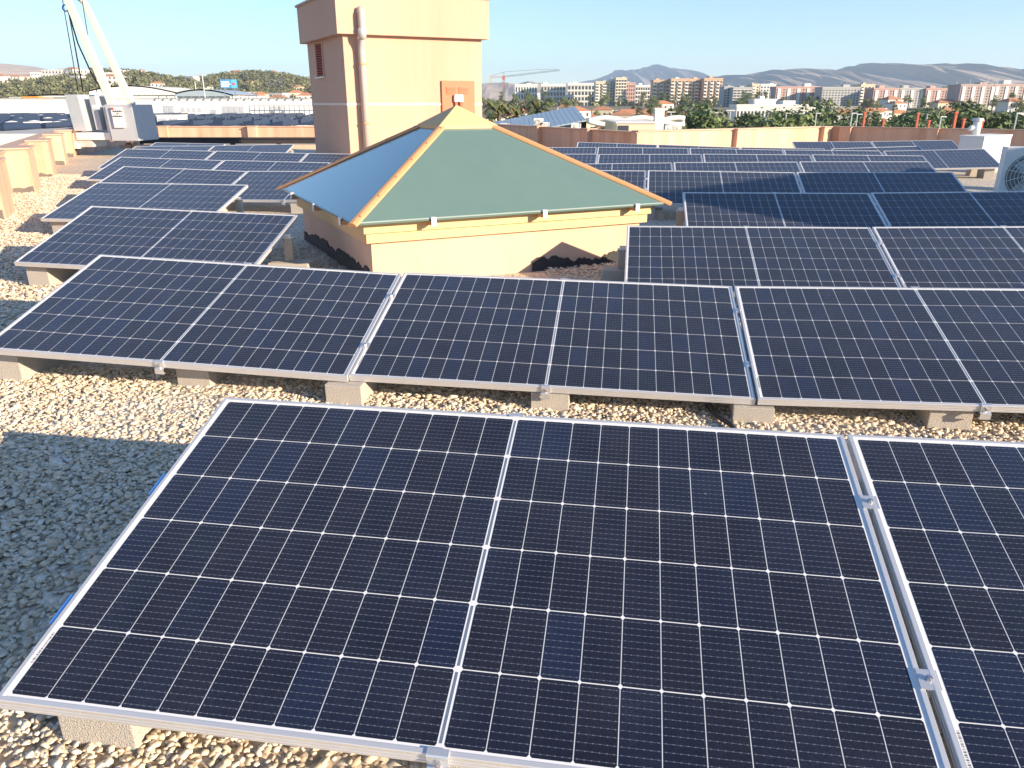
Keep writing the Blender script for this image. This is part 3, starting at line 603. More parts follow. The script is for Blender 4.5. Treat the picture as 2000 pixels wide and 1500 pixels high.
# door on the front face: local y = 0 plane
def tloc(px, py):   # image point on the front face -> local x, z
    r = ray(px, py); n = Vector((math.sin(TYAW), -math.cos(TYAW), 0)); o0 = Vector((TX, TY, 0)); t = n.dot(o0)/n.dot(r); p = r*t
    return (p-o0).dot(Vector((math.cos(TYAW), math.sin(TYAW), 0))), p.z-ZG
dx0, dz1 = tloc(861, 157.5); dx1, _ = tloc(925, 157.5)
m = MB(); m.bx(dx0, dx1, -.05, .0, .02, dz1); door = m.build('door', 'door_orange', tw, bevel=.004)
m = MB()
for cx in (dx0+(dx1-dx0)*.28, dx0+(dx1-dx0)*.66):
    for i in range(6):
        z = tloc(890, 171+2.4*i)[1]; link('slat', MB().bx(cx-.13, cx+.13, -.066, -.05, z-.012, z+.006).mesh('slat', 'door_orange'), door)
bx0, bz1 = tloc(884, 185); bx1, bz0 = tloc(901, 199)
m = MB(); m.bx(bx0, bx1, -.13, -.05, bz0, bz1); jb = m.build('junction_box', 'white_paint', door, bevel=.008)
for x in (bx0+.05, bx1-.05):
    m = MB(); m.bx(x-.03, x+.03, -.11, -.052, bz0-.55, bz0); m.build('conduit', 'red_paint', jb)
# downpipe
px_, _ = tloc(703, 100); pw = .085
m = MB(); m.tube([(px_, -.17, zb+.47),(px_, -.22, zb+.50),(px_, -.27, zb+.42),(px_, -.27, zb+.15),(px_, -.25, zb-.02),(px_, -.14, zb-.22),(px_, -.12, zb-.35),(px_, -.12, .05)], pw, 12); pipe = m.build('downpipe', 'pvc', tw, smooth=True)
for z in (zb-.62, 1.0): m = MB(); m.tube([(px_, -.12, z-.02),(px_, -.12, z+.02)], pw+.016, 12); m.build('pipe_clip', 'trim_orange', pipe)
m = MB(); m.tube([(px_, -.27, zb+.12),(px_, -.26, zb+.02),(px_, -.22, zb-.08)], pw+.012, 12); m.build('pipe_sleeve', 'galvanised', pipe, smooth=True)

# ------------------------------------------------------------ parapets
PT = -.74
def wpt_(px, D): return at(px, 230, D).x
def parapet(name, pts, label, th=.22, ztop=PT, mt='stucco_parapet', z0=ZG-.02):
    """one wall run: pts is the inner (visible) line; thickness goes to the outside"""
    o = empty(name, (pts[0][0], pts[0][1], ZG), 0, label, 'parapet wall')
    inv = Vector((-pts[0][0], -pts[0][1], -ZG))
    for i in range(len(pts)-1):
        a, b = Vector((*pts[i], 0)), Vector((*pts[i+1], 0)); d = (b-a).normalized(); n = Vector((-d.y, d.x, 0))
        m = MB(); q = [a, b, b+n*th, a+n*th]; m.add([p+inv+Vector((0,0,z0)) for p in q]+[p+inv+Vector((0,0,ztop)) for p in q], [(3,2,1,0),(4,5,6,7),(0,1,5,4),(1,2,6,5),(2,3,7,6),(3,0,4,7)]); m.build('wall', mt, o)
        m = MB(); q = [a-n*.035-d*.0, b-n*.035, b+n*(th+.03), a+n*(th+.03)]; m.add([p+inv+Vector((0,0,ztop)) for p in q]+[p+inv+Vector((0,0,ztop+.035)) for p in q], [(3,2,1,0),(4,5,6,7),(0,1,5,4),(1,2,6,5),(2,3,7,6),(3,0,4,7)]); m.build('coping', 'coping', o)
    return o
def pier(p, yaw, w, dpt, label, par, base=True, h=0.0, seed=1):
    o = par; M = Matrix.Translation(Vector((p[0], p[1], 0)) - Vector(o.location)) @ rotz(yaw)
    m = MB(); m.bx(-w/2, w/2, -dpt/2, dpt/2, ZG-.02, PT+h, M); m.build('pier', 'stucco_parapet', o)
    m = MB(); m.bx(-w/2-.03, w/2+.03, -dpt/2-.03, dpt/2+.03, PT+h, PT+h+.03, M); m.build('pier_coping', 'coping', o)
LP = [(-6.97,10.1),(-8.5,13.4),(-9.85,16.3),(-11.35,19.6),(-12.75,22.6)]
pl = parapet('parapet_wall', [(-6.3,-7),(-6.3,8.4)]+LP, 'sunlit yellow parapet wall with piers along the left edge of the roof', ztop=PT-.03)
lyaw = math.atan2(3.0, -1.4)-math.pi/2
for i, (x, y) in enumerate([(-6.70,10.27),(-8.24,13.59),(-9.56,16.5),(-11.08,19.75),(-12.43,22.69)]):
    d = Vector((-.424,.906)); n = Vector((.906,.424)); c = Vector((x, y)) - n*.16 + d*.45
    pier((c.x, c.y), lyaw, .36, .9, '', pl, seed=i)
    off = Vector((pl.location.x, pl.location.y)); a0 = Vector((x, y))-n*.36-off; a1 = Vector((x, y))-off; b1 = a1+d*.9
    ragged('bitumen_upstand', (a0.x, a0.y), (a1.x, a1.y), 0, .05, .13, 'bitumen_grey', pl, (-d.x, -d.y), 20+i)
    ragged('bitumen_upstand', (a1.x, a1.y), (b1.x, b1.y), 0, .05, .13, 'bitumen_grey', pl, (n.x, n.y), 30+i)
pb = parapet('parapet_wall', [(-12.75,22.6),(-14.6,32.3),(-1.6,32.3)], 'low peach parapet behind the black rail, left of the tower', ztop=at(480,248,32.3).z)
for px in (318, 492): pier((wpt_(px, 32.3), 32.25), 0, .34, .3, '', pb, h=at(480,248,32.3).z-PT+.02)
ps = parapet('parapet_wall', [(-1.6,32.3),(3.4,21.9)], 'shaded reddish parapet right of the tower', ztop=PT-.03)
for t in (.5, .78): p = Vector((-1.6,32.3)).lerp(Vector((3.4,21.9)), t); pier((p.x, p.y), math.atan2(-10.4,5), .34, .3, '', ps)
plt = parapet('parapet_wall', [(3.4,21.9),(10.3,26.3)], 'sunlit yellow parapet with rust-red streaks on the right')
for t in (.48, .97): p = Vector((3.4,21.9)).lerp(Vector((10.3,26.3)), t); pier((p.x, p.y), math.atan2(4.4,6.9), .34, .3, '', plt)
pr_ = parapet('parapet_wall', [(10.3,26.3),(14.6,22.7),(18,20),(18,-7)], 'shaded reddish parapet at the far right below the trees')
for t in (.1, .55): p = Vector((10.3,26.3)).lerp(Vector((14.6,22.7)), t); pier((p.x, p.y), math.atan2(-3.6,4.3), .34, .3, '', pr_)
# low kerb and black track of the facade cradle in front of the rear parapet
m = MB(); m.bx(-13.2, -4.5, 27.0, 27.35, ZG-.02, ZG+.12); tag(m.build('kerb_wall', 'stucco_pale'), 'low peach kerb under the black rail left of the tower', 'kerb')
rl = empty('cradle_rail', (-8.6, 28, ZG), 0, 'long black steel rail running along the rear parapet', 'rail')
for zc in (.12, .28): m = MB(); m.bx(-4.6, 4.4, -.06, .06, zc, zc+.05); m.build('flange', 'dark_metal', rl)
m = MB(); m.bx(-4.6, 4.4, -.012, .012, .17, .28); m.build('web', 'dark_metal', rl)
for i in range(6): m = MB(); m.bx(-4.4+i*1.6, -4.25+i*1.6, -.05, .05, .0, .12); m.build('support', 'dark_metal', rl)

# ------------------------------------------------------------ facade cradle machine at the rear left corner
CY = 23.6
def cx_(px, D=CY): return at(px, 230, D).x
def cz_(py, D=CY): return at(200, py, D).z
mc = empty('cradle_machine', (cx_(215), CY, ZG), rad(-6), 'grey facade cradle machine with two cream jib arms at the rear left corner', 'machine')
def ml(px, py, D=CY): p = at(px, py, D); return Vector((p.x-mc.location.x, p.y-mc.location.y, p.z-ZG))
def mbox(name, px0, px1, py0, py1, y0, y1, mt, parent=mc, bevel=.01, shear=0):
    a = ml(px0, py0); b = ml(px1, py1)
    m = MB(); v = [Vector(p) for p in ((a.x,y0,b.z),(b.x,y0,b.z),(b.x,y1,b.z),(a.x,y1,b.z),(a.x-shear,y0,a.z),(b.x-shear,y0,a.z),(b.x-shear,y1,a.z),(a.x-shear,y1,a.z))]
    m.add(v, [(3,2,1,0),(4,5,6,7),(0,1,5,4),(1,2,6,5),(2,3,7,6),(3,0,4,7)]); return m.build(name, mt, parent, bevel=bevel)
mbox('counterweight_box', 150, 189, 185, 255, -.5, .55, 'galvanised', shear=.1)
mbox('rear_cabinet', 190, 214, 188, 253, -.35, .6, 'grey_cabinet', shear=.06)
mbox('vent_plate', 193, 204, 205, 212, -.36, -.35, 'white_paint', bevel=0)
cab = mbox('control_cabinet', 233, 297, 204, 273, -.6, .5, 'grey_cabinet', shear=.06)
dr_ = mbox('cabinet_door', 245, 272, 209, 248, -.66, -.605, 'white_paint', cab, bevel=.006, shear=.03)
for j, yy in enumerate((216.5, 221, 226)):
    for i in range(5):
        if j == 1 and i != 2: continue
        p = ml(251+i*4, yy); m = MB(); m.tube([(p.x, -.668, p.z),(p.x, -.682, p.z)], .018, 8); m.build('button', 'dark_metal' if j != 1 else 'red_paint', dr_)
p = ml(247.5, 212); m = MB(); m.bx(p.x-.04, p.x+.04, -.668, -.661, p.z-.03, p.z+.03); m.build('warning_label', 'red_paint', dr_)
mbox('slew_column', 215, 236, 206, 276, -.3, .3, 'galvanised', shear=.05)
mbox('chassis', 163, 236, 258, 272, -.45, .45, 'white_paint')
mbox('drive_unit', 165, 196, 272, 286, -.4, .3, 'galvanised')
mbox('front_leg', 153, 166, 254, 284, -.4, -.1, 'cream_paint'); mbox('rail_carriage', 143, 170, 279, 289, -.5, -.2, 'cream_paint')
for px in (150, 160, 268, 283):
    p = ml(px, 288 if px < 200 else 283); m = MB(); m.tube([(p.x, -.42, p.z),(p.x, -.32, p.z)], .09, 14); m.build('wheel', 'dark_metal', mc)
mbox('rear_leg', 266, 279, 273, 286, -.35, -.05, 'galvanised')
def arm(p0, p1, w0, w1, name):
    a, b = ml(*p0), ml(*p1); d = (b-a).normalized(); s = d.cross(Vector((0,1,0))).normalized(); y = Vector((0,1,0))
    m = MB(); v = [a-s*w0-y*w0, a+s*w0-y*w0, a+s*w0+y*w0, a-s*w0+y*w0, b-s*w1-y*w1, b+s*w1-y*w1, b+s*w1+y*w1, b-s*w1+y*w1]
    m.add(v, [(3,2,1,0),(4,5,6,7),(0,1,5,4),(1,2,6,5),(2,3,7,6),(3,0,4,7)]); return m.build(name, 'cream_paint', mc, bevel=.012)
arm((226, 212, CY-.15), (104, -60, CY-.15), .10, .075, 'jib_arm'); arm((256, 205, CY+.5), (160, 5, CY+.5), .09, .07, 'jib_arm')
a = ml(160, 6, CY+.5); m = MB(); m.tube([a, a+Vector((-.06,0,.10)), a+Vector((-.2,0,.18)), a+Vector((-.35,0,.2))], [.085,.095,.09,.07], 10); m.build('jib_head', 'cream_paint', mc, smooth=True)
mbox('cross_beam', 222, 256, 185, 193, .0, .2, 'cream_paint')
for (q0, q1) in (((115,-10),(148,182)), ((128,16),(158,180)), ((156,-10),(186,180))):
    m = MB(); m.tube([ml(*q0, CY+.2), ml(*q1, CY+.2)], .012 if q0[0] != 128 else .018, 5); m.build('hoist_cable', 'black_cable', mc)
m = MB(); a, b = ml(129, 18), ml(219, 210); m.tube([a, a.lerp(b,.3)+Vector((-.12,0,-.1)), a.lerp(b,.6)+Vector((-.12,0,-.1)), b], .02, 6); m.build('hose', 'black_cable', mc)
c = ml(125, 15); m = MB(); m.tube([c+Vector((.1*math.cos(t), 0, .08*math.sin(t))) for t in np.linspace(0, 6.28, 14)], .018, 6); m.build('hook', 'blue_clip', mc)

# ------------------------------------------------------------ right side: housing, vent, air conditioners, unseen shade block
h0 = at(1874, 272, 18.2); h1 = at(1923, 270, 17.6); h2 = at(1976, 267, 18.6)
hb = empty('white_housing', (h1.x, h1.y, ZG), 0, 'white painted block beyond the last panels on the right', 'housing')
m = MB(); pts = [(h0.x-h1.x, h0.y-h1.y),(0,0),(h2.x-h1.x, h2.y-h1.y),(h2.x-h1.x+(h0.x-h1.x), h2.y-h1.y+h0.y-h1.y)]
m.prism(pts, -.02, h1.z-ZG); m.build('body', 'white_paint', hb, bevel=.01)
m = MB(); m.prism([(x*1.03, y*1.03) for x, y in pts], h1.z-ZG, h1.z-ZG+.04); m.build('lid', 'white_paint', hb, bevel=.006)
v0 = at(1905, 262, 18.5)
vt = empty('vent_pipe', (v0.x, v0.y, h1.z+.04), 0, 'short white vent pipe with a cowl on the white block', 'vent')
m = MB(); m.tube([(0,0,0),(0,0,.32)], .09, 12); m.build('pipe', 'white_paint', vt, smooth=True); m = MB(); m.tube([(0,0,.16),(-.12,0,.16),(-.17,0,.10)], [.06,.06,.05], 10); m.build('branch', 'white_paint', vt, smooth=True)
m = MB(); m.tube([(0,0,.3),(0,0,.36)], [.13,.11], 12); m.build('cowl', 'galvanised', vt)
def ac_unit(loc, yaw, w, d, h, label, fan=True, group=None):
    o = empty('air_conditioner', loc, yaw, label, 'air conditioner', group)
    m = MB(); m.bx(-w/2, w/2, -d/2, d/2, .0, h); m.build('casing', 'white_paint', o, bevel=.012)
    if fan:
        cx, cz, R = -.12*w, h*.47, min(w*.36, h*.42)
        m = MB(); m.tube([(cx, -d/2-.004, cz),(cx, -d/2-.010, cz)], R, 32); g = m.build('fan_recess', 'fan_shadow', o)
        m = MB()
        for r in (.35, .5, .65, .8, .95):
            pts_ = [(cx+R*r*math.cos(t), -d/2-.02, cz+R*r*math.sin(t)) for t in np.linspace(0, 2*math.pi, 33)]; m.tube(pts_, .004, 5, cap=False)
        for t in np.linspace(0, 2*math.pi, 13)[:-1]: m.tube([(cx+R*.28*math.cos(t), -d/2-.022, cz+R*.28*math.sin(t)),(cx+R*math.cos(t+.25), -d/2-.022, cz+R*math.sin(t+.25))], .005, 5)
        m.build('fan_grille', 'white_paint', g)
        m = MB(); m.tube([(cx, -d/2-.012, cz),(cx, -d/2-.028, cz)], R*.28, 20); m.build('fan_hub', 'white_paint', g)
        for k in range(3):
            t = k*2.09; m = MB(); m.add([(cx+R*.2*math.cos(t), -d/2-.011, cz+R*.2*math.sin(t)),(cx+R*.9*math.cos(t-.3), -d/2-.011, cz+R*.9*math.sin(t-.3)),(cx+R*.9*math.cos(t+.5), -d/2-.013, cz+R*.9*math.sin(t+.5)),(cx+R*.25*math.cos(t+.8), -d/2-.013, cz+R*.25*math.sin(t+.8))], [(0,1,2,3)]); m.build('fan_blade', 'grey_cabinet', g)
        m = MB()
        for i in range(9): m.bx(w/2-.03-.16*w, w/2-.03, -d/2-.006, -d/2, h*.15+i*.03, h*.15+i*.03+.012)
        m.build('louvre', 'dark_hole', o); o.children[-1]['kind'] = 'stuff'
    for s in (-1, 1): m = MB(); m.bx(s*w*.36-.04, s*w*.36+.04, -d/2, d/2, -.08, .0); m.build('foot', 'dark_metal', o)
    return o
ac_unit((7.78, 11.75, ZG+.08), rad(-22), .98, .36, .76, 'grey-white air conditioner with a round fan at the right edge')
ac_unit((9.6, 13.6, ZG+.08), rad(-10), .9, .36, .6, 'white air conditioner half hidden behind the fan unit')
# unseen block guessed beyond the right edge, sized to throw shade over right-hand panels
FLp = Vector((1.56, 8.96, -1.12)) + Vector((2.8,-1.71,1))*2.6; e1 = Vector((.891,.454,0)); e2 = Vector((-.454,.891,0))
pr2 = empty('shade_block', (FLp.x, FLp.y, ZG), rad(27), 'long plastered block, unseen beyond the right picture edge, sized to shade the right-hand panels', 'shade block')
m = MB(); m.bx(0, 7.2, 0, 1.1, -.05, FLp.z-ZG); m.build('wall', 'stucco', pr2); m = MB(); m.bx(-.02, 7.22, -.02, 1.12, FLp.z-ZG, FLp.z-ZG+.04); m.build('coping', 'coping', pr2)
m = MB(); m.bx(2.0, 2.9, -.04, 0, 0, 2.0); m.build('door', 'door_orange', pr2)

# ------------------------------------------------------------ neighbouring roofs and the town
def wpt(px, D): return at(px, 202, D).x
def zpx(py, D, px=1000): return at(px, py, D).z
# ---- commercial buildings to the left
mall = empty('shopping_centre', (-60, 85, -16), 0, 'long white commercial building with a flat roof beyond the left parapet', 'building')
m = MB(); m.prism([(-95+60, 0), (-24+60, 0), (-64+60, 165), (-240+60, 165)], 0, 12.9); m.build('body', 'white_wall', mall)
m = MB(); m.prism([(-94.5+60, .5), (-24.5+60, .5), (-64.3+60, 164.5), (-239+60, 164.5)], 12.9, 12.95); m.build('roof', 'grey_wall', mall)
m = MB(); m.bx(wpt(-150,250)+60, wpt(640,250)+60, 165.2, 165.8, 0, zpx(193,250)+16); m.build('rear_wall', 'white_wall', mall)
m = MB(); m.bx(wpt(-150,250)+60, wpt(640,250)+60, 164.9, 166.1, zpx(193,250)+16, zpx(191.6,250)+16); m.build('rear_wall_coping', 'grey_wall', mall)
for i, px in enumerate(range(310, 612, 16)):
    p = at(px, 193, 249); m = MB(); m.bx(p.x+60-.12, p.x+60+.12, 163.9, 164.2, p.z+16, p.z+16+.7); m.build('rail_post', 'steel', mall)
# dark blue solar strips and white domes on that roof
ZR = -3.05
def strip(x, y0, y1, lab, grp):
    n = max(1, int((y1-y0)/9)); o = empty('roof_solar_strip', (x, y0, ZR), 0, lab, 'solar strip', grp)
    for k in range(n):
        if random.random() < .12: continue
        a, b = k*9+random.uniform(0,.8), k*9+8.2; m = MB(); m.add([(-1.6,a,.15),(1.5,a,.75),(1.5,b,.75),(-1.6,b,.15),(1.55,a,.1),(1.55,b,.1)], [(0,1,2,3),(1,4,5,2),(0,4,1),(3,2,5)]); m.build('module_table', 'solar_far', o)
for i in range(15):
    x = -50-i*5.2; strip(x, max(93, 85+(-x-95)*1.14+8), 210, nth(15-i)+' dark solar strip from the left on the far commercial roof', 'solar strips on the left commercial roof')
for i in range(6): x = -29-i*4.2; strip(x, 112, 172, nth(6-i)+' dark solar strip from the left behind the rear parapet', 'solar strips behind the rear parapet')
def dome(r, h):
    m = MB(); n = 12; v = []; f = []
    for j in range(4):
        a = j/3*math.pi/2*.98; v += [(r*math.cos(a)*math.cos(2*math.pi*k/n), r*math.cos(a)*math.sin(2*math.pi*k/n), h*math.sin(a)) for k in range(n)]
    for j in range(3):
        for k in range(n): f.append((j*n+k, j*n+(k+1) % n, (j+1)*n+(k+1) % n, (j+1)*n+k))
    f.append(tuple(3*n+k for k in range(n))); m.add(v, f); return m.mesh('roof_dome', 'white_paint', smooth=True)
DOME = dome(1.3, .7)
for i, (px, y) in enumerate(((15,112),(60,116),(104,110),(118,122),(35,135),(88,140),(20,160),(75,172),(118,178))):
    o = link('roof_dome', DOME); o.location = (wpt(px, y), y, ZR+.05); tag(o, 'white roof dome, '+nth(1+sorted((15,60,104,118.1,35,88,20,75,118)).index(px if (px, y) != (118,122) else 118.1))+' from the left on the commercial roof', 'roof dome', 'white domes on the commercial roof')
def rbox(name, px0, px1, pyt, pyb, D, dep, mt, lab, cat, grp=None, zb=None):
    x0, x1 = wpt(px0, D), wpt(px1, D); zt = zpx(pyt, D); z0 = zpx(pyb, D) if zb is None else zb
    o = empty(name, ((x0+x1)/2, D, z0), 0, lab, cat, grp); w = x1-x0
    m = MB(); m.bx(-w/2, w/2, 0, dep, 0, zt-z0); m.build('body', mt, o)
    return o, w, zt-z0
def rooftop_unit(px0, px1, pyt, pyb, D, mt, lab):
    o, w, h = rbox('rooftop_unit', px0, px1, pyt, pyb, D, 3.0, mt, lab, 'rooftop unit', 'plant on the white commercial roof', )
    n = max(2, int(w/1.2)); m = MB()
    for i in range(n): m.bx(-w/2+(i+.15)*w/n, -w/2+(i+.85)*w/n, -.06, 0, h*.2, h*.75)
    m.build('grilles', 'grey_cabinet', o); o.children[-1]['kind'] = 'stuff'
    m = MB(); m.bx(-w/2-.1, w/2+.1, -.1, 3.1, h, h+.12); m.build('lid', 'white_paint', o)
    for s in (-1, 1): m = MB(); m.bx(s*w*.4-.15, s*w*.4+.15, .3, 2.7, -1.2, 0); m.build('leg', 'steel', o)
rooftop_unit(316, 338, 207, 222, 205, 'grey_cabinet', 'grey rooftop unit nearest the cradle machine on the white roof')
rooftop_unit(340, 393, 207, 222, 210, 'white_paint', 'long white rooftop unit left of centre on the white roof')
rooftop_unit(408, 421, 215, 228, 190, 'galvanised', 'small grey rooftop unit between the two long ones')
rooftop_unit(432, 475, 208, 222, 205, 'galvanised', 'silver rooftop unit with a glazed front on the white roof')
rooftop_unit(524, 551, 208, 216, 220, 'grey_wall', 'brownish box unit on the white roof near the tower')
rooftop_unit(302, 346, 226, 245, 120, 'white_paint', 'white slatted unit just behind the cradle cabinet')
rooftop_unit(40, 66, 240, 250, 104, 'white_paint', 'white box standing on the left commercial roof')
o, w, h = rbox('roof_walkway', 485, 612, 215, 217, 195, 2, 'steel', 'steel walkway on the white commercial roof left of the tower', 'walkway', zb=zpx(217,195))
for i in range(14): m = MB(); m.bx(-w/2+i*w/13-.08, -w/2+i*w/13+.08, .2, .4, -1.2, 1.3); m.build('post', 'steel', o)
m = MB(); m.bx(-w/2, w/2, .25, .33, 1.2, 1.3); m.build('handrail', 'steel', o)
for px0, px1, pt, mt_, lab in ((20,40,189,'grey_wall','grey container box on the far left roof'),(46,78,188,'orange_paint','long orange container on the far left roof'),(86,98,190,'orange_paint','small orange container right of the long one'),(104,116,192,'pink_wall','reddish container beside the small orange one')):
    o, w, h = rbox('container', px0, px1, pt, 201, 275, 2.5, mt_, lab, 'container', 'containers at the far left')
    m = MB()
    for i in range(int(w/.5)): m.bx(-w/2+i*.5, -w/2+i*.5+.2, -.08, 0, .1, h-.1)
    m.build('ribs', mt_, o); o.children[-1]['kind'] = 'stuff'
def hall(name, px0, px1, pyt, pye, D, dep, mt, rmt, lab):
    x0, x1 = wpt(px0, D), wpt(px1, D); w = x1-x0; g = land_h((x0+x1)/2, D)-1; ze = zpx(pye, D)-g; zt = zpx(pyt, D)-g
    o = empty(name, ((x0+x1)/2, D, g), 0, lab, 'building')
    m = MB(); m.bx(-w/2, w/2, 0, dep, 0, ze); m.build('wall', mt, o)
    v = []; n = 14
    for i in range(n+1):
        t = i/n; xx = -w/2*1.02+w*1.02*t; zz = ze+(zt-ze)*math.sin(math.pi*(.15+.85*t)*.95)
        v += [(xx, -1, zz), (xx, dep, zz), (xx, -1, zz-.5)]
    m = MB(); f = []
    for i in range(n): f += [(3*i, 3*i+3, 3*i+4, 3*i+1), (3*i, 3*i+2, 3*i+5, 3*i+3)]
    m.add(v, f); m.add([v[3*i] for i in range(n+1)]+[(v[3*i][0], -1, ze-.2) for i in range(n+1)], [(i, i+1, n+2+i, n+1+i) for i in range(n)]); m.build('roof', rmt, o)
    return o
hall('sports_hall', 182, 352, 166.5, 184, 330, 40, 'white_wall', 'white_wall', 'large white hall with a curved roof behind the jib arms')
hall('low_hall', 50, 200, 184, 189, 300, 30, 'white_wall', 'white_wall', 'low white hall behind the containers')
o = hall('glass_hall', 348, 458, 174, 187, 300, 30, 'white_wall', 'metal_roof', 'hall with a pale blue metal roof left of the tower')
bb = at(447, 164, 265)
b_ = empty('billboard', (bb.x, bb.y, land_h(bb.x, bb.y)), rad(8), 'blue billboard with white lettering strips and a cyan side field', 'billboard')
zb0 = zpx(172.5, 265)-b_.location.z; zb1 = zpx(155, 265)-b_.location.z
m = MB(); m.bx(-2.6, 2.6, -.15, .15, zb0, zb1); m.build('panel', 'billboard_blue', b_)
m = MB(); m.bx(.7, 2.5, -.2, -.15, zb0+.1, zb1-.1); m.build('side_field', 'billboard_cyan', b_)
m = MB(); m.tube([(1.5, -.2, (zb0+zb1)/2), (1.5, -.26, (zb0+zb1)/2)], .45, 14); m.build('emblem', 'billboard_pink', b_)
for i, (w_, zz) in enumerate(((2.6,.72),(2.9,.45),(2.4,.22))):
    m = MB(); m.bx(-2.4, -2.4+w_, -.19, -.15, zb0+(zb1-zb0)*zz-.2, zb0+(zb1-zb0)*zz+.2); m.build('lettering_strip', 'white_paint', b_)
for s in (-1.6, 1.6): m = MB(); m.bx(s-.12, s+.12, -.1, .1, 0, zb0); m.build('leg', 'steel', b_)
def street_lamp(px, pyt, D, lab, grp, arm_=True, h0=None):
    x = wpt(px, D); zt = zpx(pyt, D); z0 = land_h(x, D)
    o = empty('street_lamp', (x, D, z0), 0, lab, 'street lamp', grp); r = .05+D*.00022
    m = MB(); m.tube([(0,0,0),(0,0,zt-z0)], [r*1.5, r], 6); m.build('pole', 'galvanised', o)
    m = MB(); w = .35+D*.0022
    if arm_: m.bx(-w, w, -.15, .15, zt-z0, zt-z0+.12+D*.0004)
    else: m.bx(-.1, w, -.12, .12, zt-z0, zt-z0+.1)
    m.build('lamp_head', 'galvanised', o)
street_lamp(243, 137, 240, 'tall twin-headed lamp mast right of the jib arms', 'lamp masts on the left'); street_lamp(402, 145, 280, 'tall lamp mast left of the billboard', 'lamp masts on the left')
street_lamp(386, 160, 300, 'short mast left of the tall lamp mast', 'lamp masts on the left', False)
for px, pt, D, lab in ((1381,217,105,'leftmost lamp post of the tight group of three behind the right parapet'),(1390,218,118,'middle lamp post of the tight group of three'),(1397,221,110,'right lamp post of the tight group of three'),(1416,222,112,'lamp post just right of the group of three'),(1428,217,108,'tall lamp post in front of the white low building'),
  (1538,222,100,'left lamp post before the dark trees'),(1562,223,104,'middle lamp post before the dark trees'),(1597,222,98,'right lamp post before the dark trees'),(1667,222,90,'left of two lamp posts beside a red post'),(1678,224,96,'right of two lamp posts beside a red post'),(1815,224,92,'lamp post between two red posts'),(1843,229,88,'lamp post left of the tallest red post'),(1991,222,85,'lamp post at the right picture edge'),(1312,220,120,'lamp post beside the white slab')):
    street_lamp(px, pt, D, lab, 'lamp posts behind the right parapet', D > 103)
for px, pt, w_, lab in ((1692,222,.17,'red post left, beside two lamp posts'),(1731,235,.15,'short red post left of centre'),(1797,224,.17,'tall red post in the middle of the row'),(1821,238,.16,'short red post right of the tall middle one'),(1871,222,.2,'tallest red post with a small cap'),(1889,235,.17,'short red post right of the capped one'),(1926,239,.16,'rightmost short red post')):
    x = wpt(px, 58); zt = zpx(pt, 58)
    o = empty('red_post', (x, 58, -16), 0, lab, 'post', 'red posts behind the right parapet')
    m = MB(); w_ *= .42; m.bx(-w_, w_, -w_, w_, 0, zt+16); m.build('shaft', 'red_paint', o, bevel=.02)
    m = MB(); m.bx(-w_*1.4, w_*1.4, -w_*1.4, w_*1.4, zt+16, zt+16+.12); m.build('cap', 'red_paint', o)

# ---- buildings right of the tower, close by and below
x0, x1 = wpt(948, 60), wpt(1146, 60)
gb = empty('sloped_roof_building', (x0, 60, -16), 0, 'building with a pale blue metal roof rising to the right, below the parapet', 'building')
zl, zr = zpx(250, 60)+16, zpx(212, 60)+16; w = x1-x0
m = MB(); m.add([(0,0,0),(w,0,0),(w,12,0),(0,12,0),(0,0,zl),(w,0,zl),(w,12,zl+.1),(0,12,zl+.1)], [(0,1,5,4),(1,2,6,5),(2,3,7,6),(3,0,4,7),(4,5,6,7)]); m.build('wall', 'grey_wall', gb)
m = MB(); n = 20
for i in range(n):
    a, b = i/n, (i+1)/n; za_, zb_ = zl+(zr-zl)*a+.12, zl+(zr-zl)*b+.12
    m.add([(w*a,-.3,za_-.9),(w*b-.03,-.3,zb_-.9),(w*b-.03,11,zb_),(w*a,11,za_),(w*a,-.3,za_-1),(w*b-.03,-.3,zb_-1),(w*b-.03,11,zb_-.1),(w*a,11,za_-.1)], [(0,1,2,3),(7,6,5,4),(0,4,5,1),(1,5,6,2),(2,6,7,3),(3,7,4,0)])
m.build('roof', 'metal_roof', gb)
m = MB(); m.add([(w,-.3,zl),(w,-.3,zr-.9),(w,11,zr),(w,11,zl)], [(0,1,2,3)]); m.build('gable', 'leaf_dark', gb); gb.children[-1].data.materials[0] = MT['metal_roof']
for px, pt, pb_, lab in ((1052,231,247,'white air conditioner standing before the sloped metal roof'),(1064,239,250,'small white air conditioner right of the taller one'),(985,241,249,'air conditioner at the left foot of the sloped roof'),(1126,241,250,'air conditioner at the right foot of the sloped roof')):
    x = wpt(px, 52); ac_unit((x, 52, zpx(pb_, 52)), 0, .62, .4, zpx(pt, 52)-zpx(pb_, 52), lab, True, 'air conditioners below the parapet')
o, w, h = rbox('low_block', 1207, 1282, 241, 262, 62, 8, 'cream_wall', 'low beige block right of the sloped metal roof', 'building', zb=-16)
m = MB(); m.bx(-w/2+.1, -w/2+.9, -.05, 0, h-.75, h-.15); m.build('window', 'window_glass', o); m = MB(); m.bx(-w/2-.1, w/2+.1, -.1, 8.1, h, h+.12); m.build('coping', 'white_wall', o)
o, w, h = rbox('white_slab', 1281, 1299, 213, 262, 72, .8, 'white_wall', 'tall white slab rising behind the low beige block', 'slab', zb=-16)
m = MB(); m.bx(-w/2-.05, w/2+.05, -.05, .85, h, h+.08); m.build('cap', 'white_paint', o)
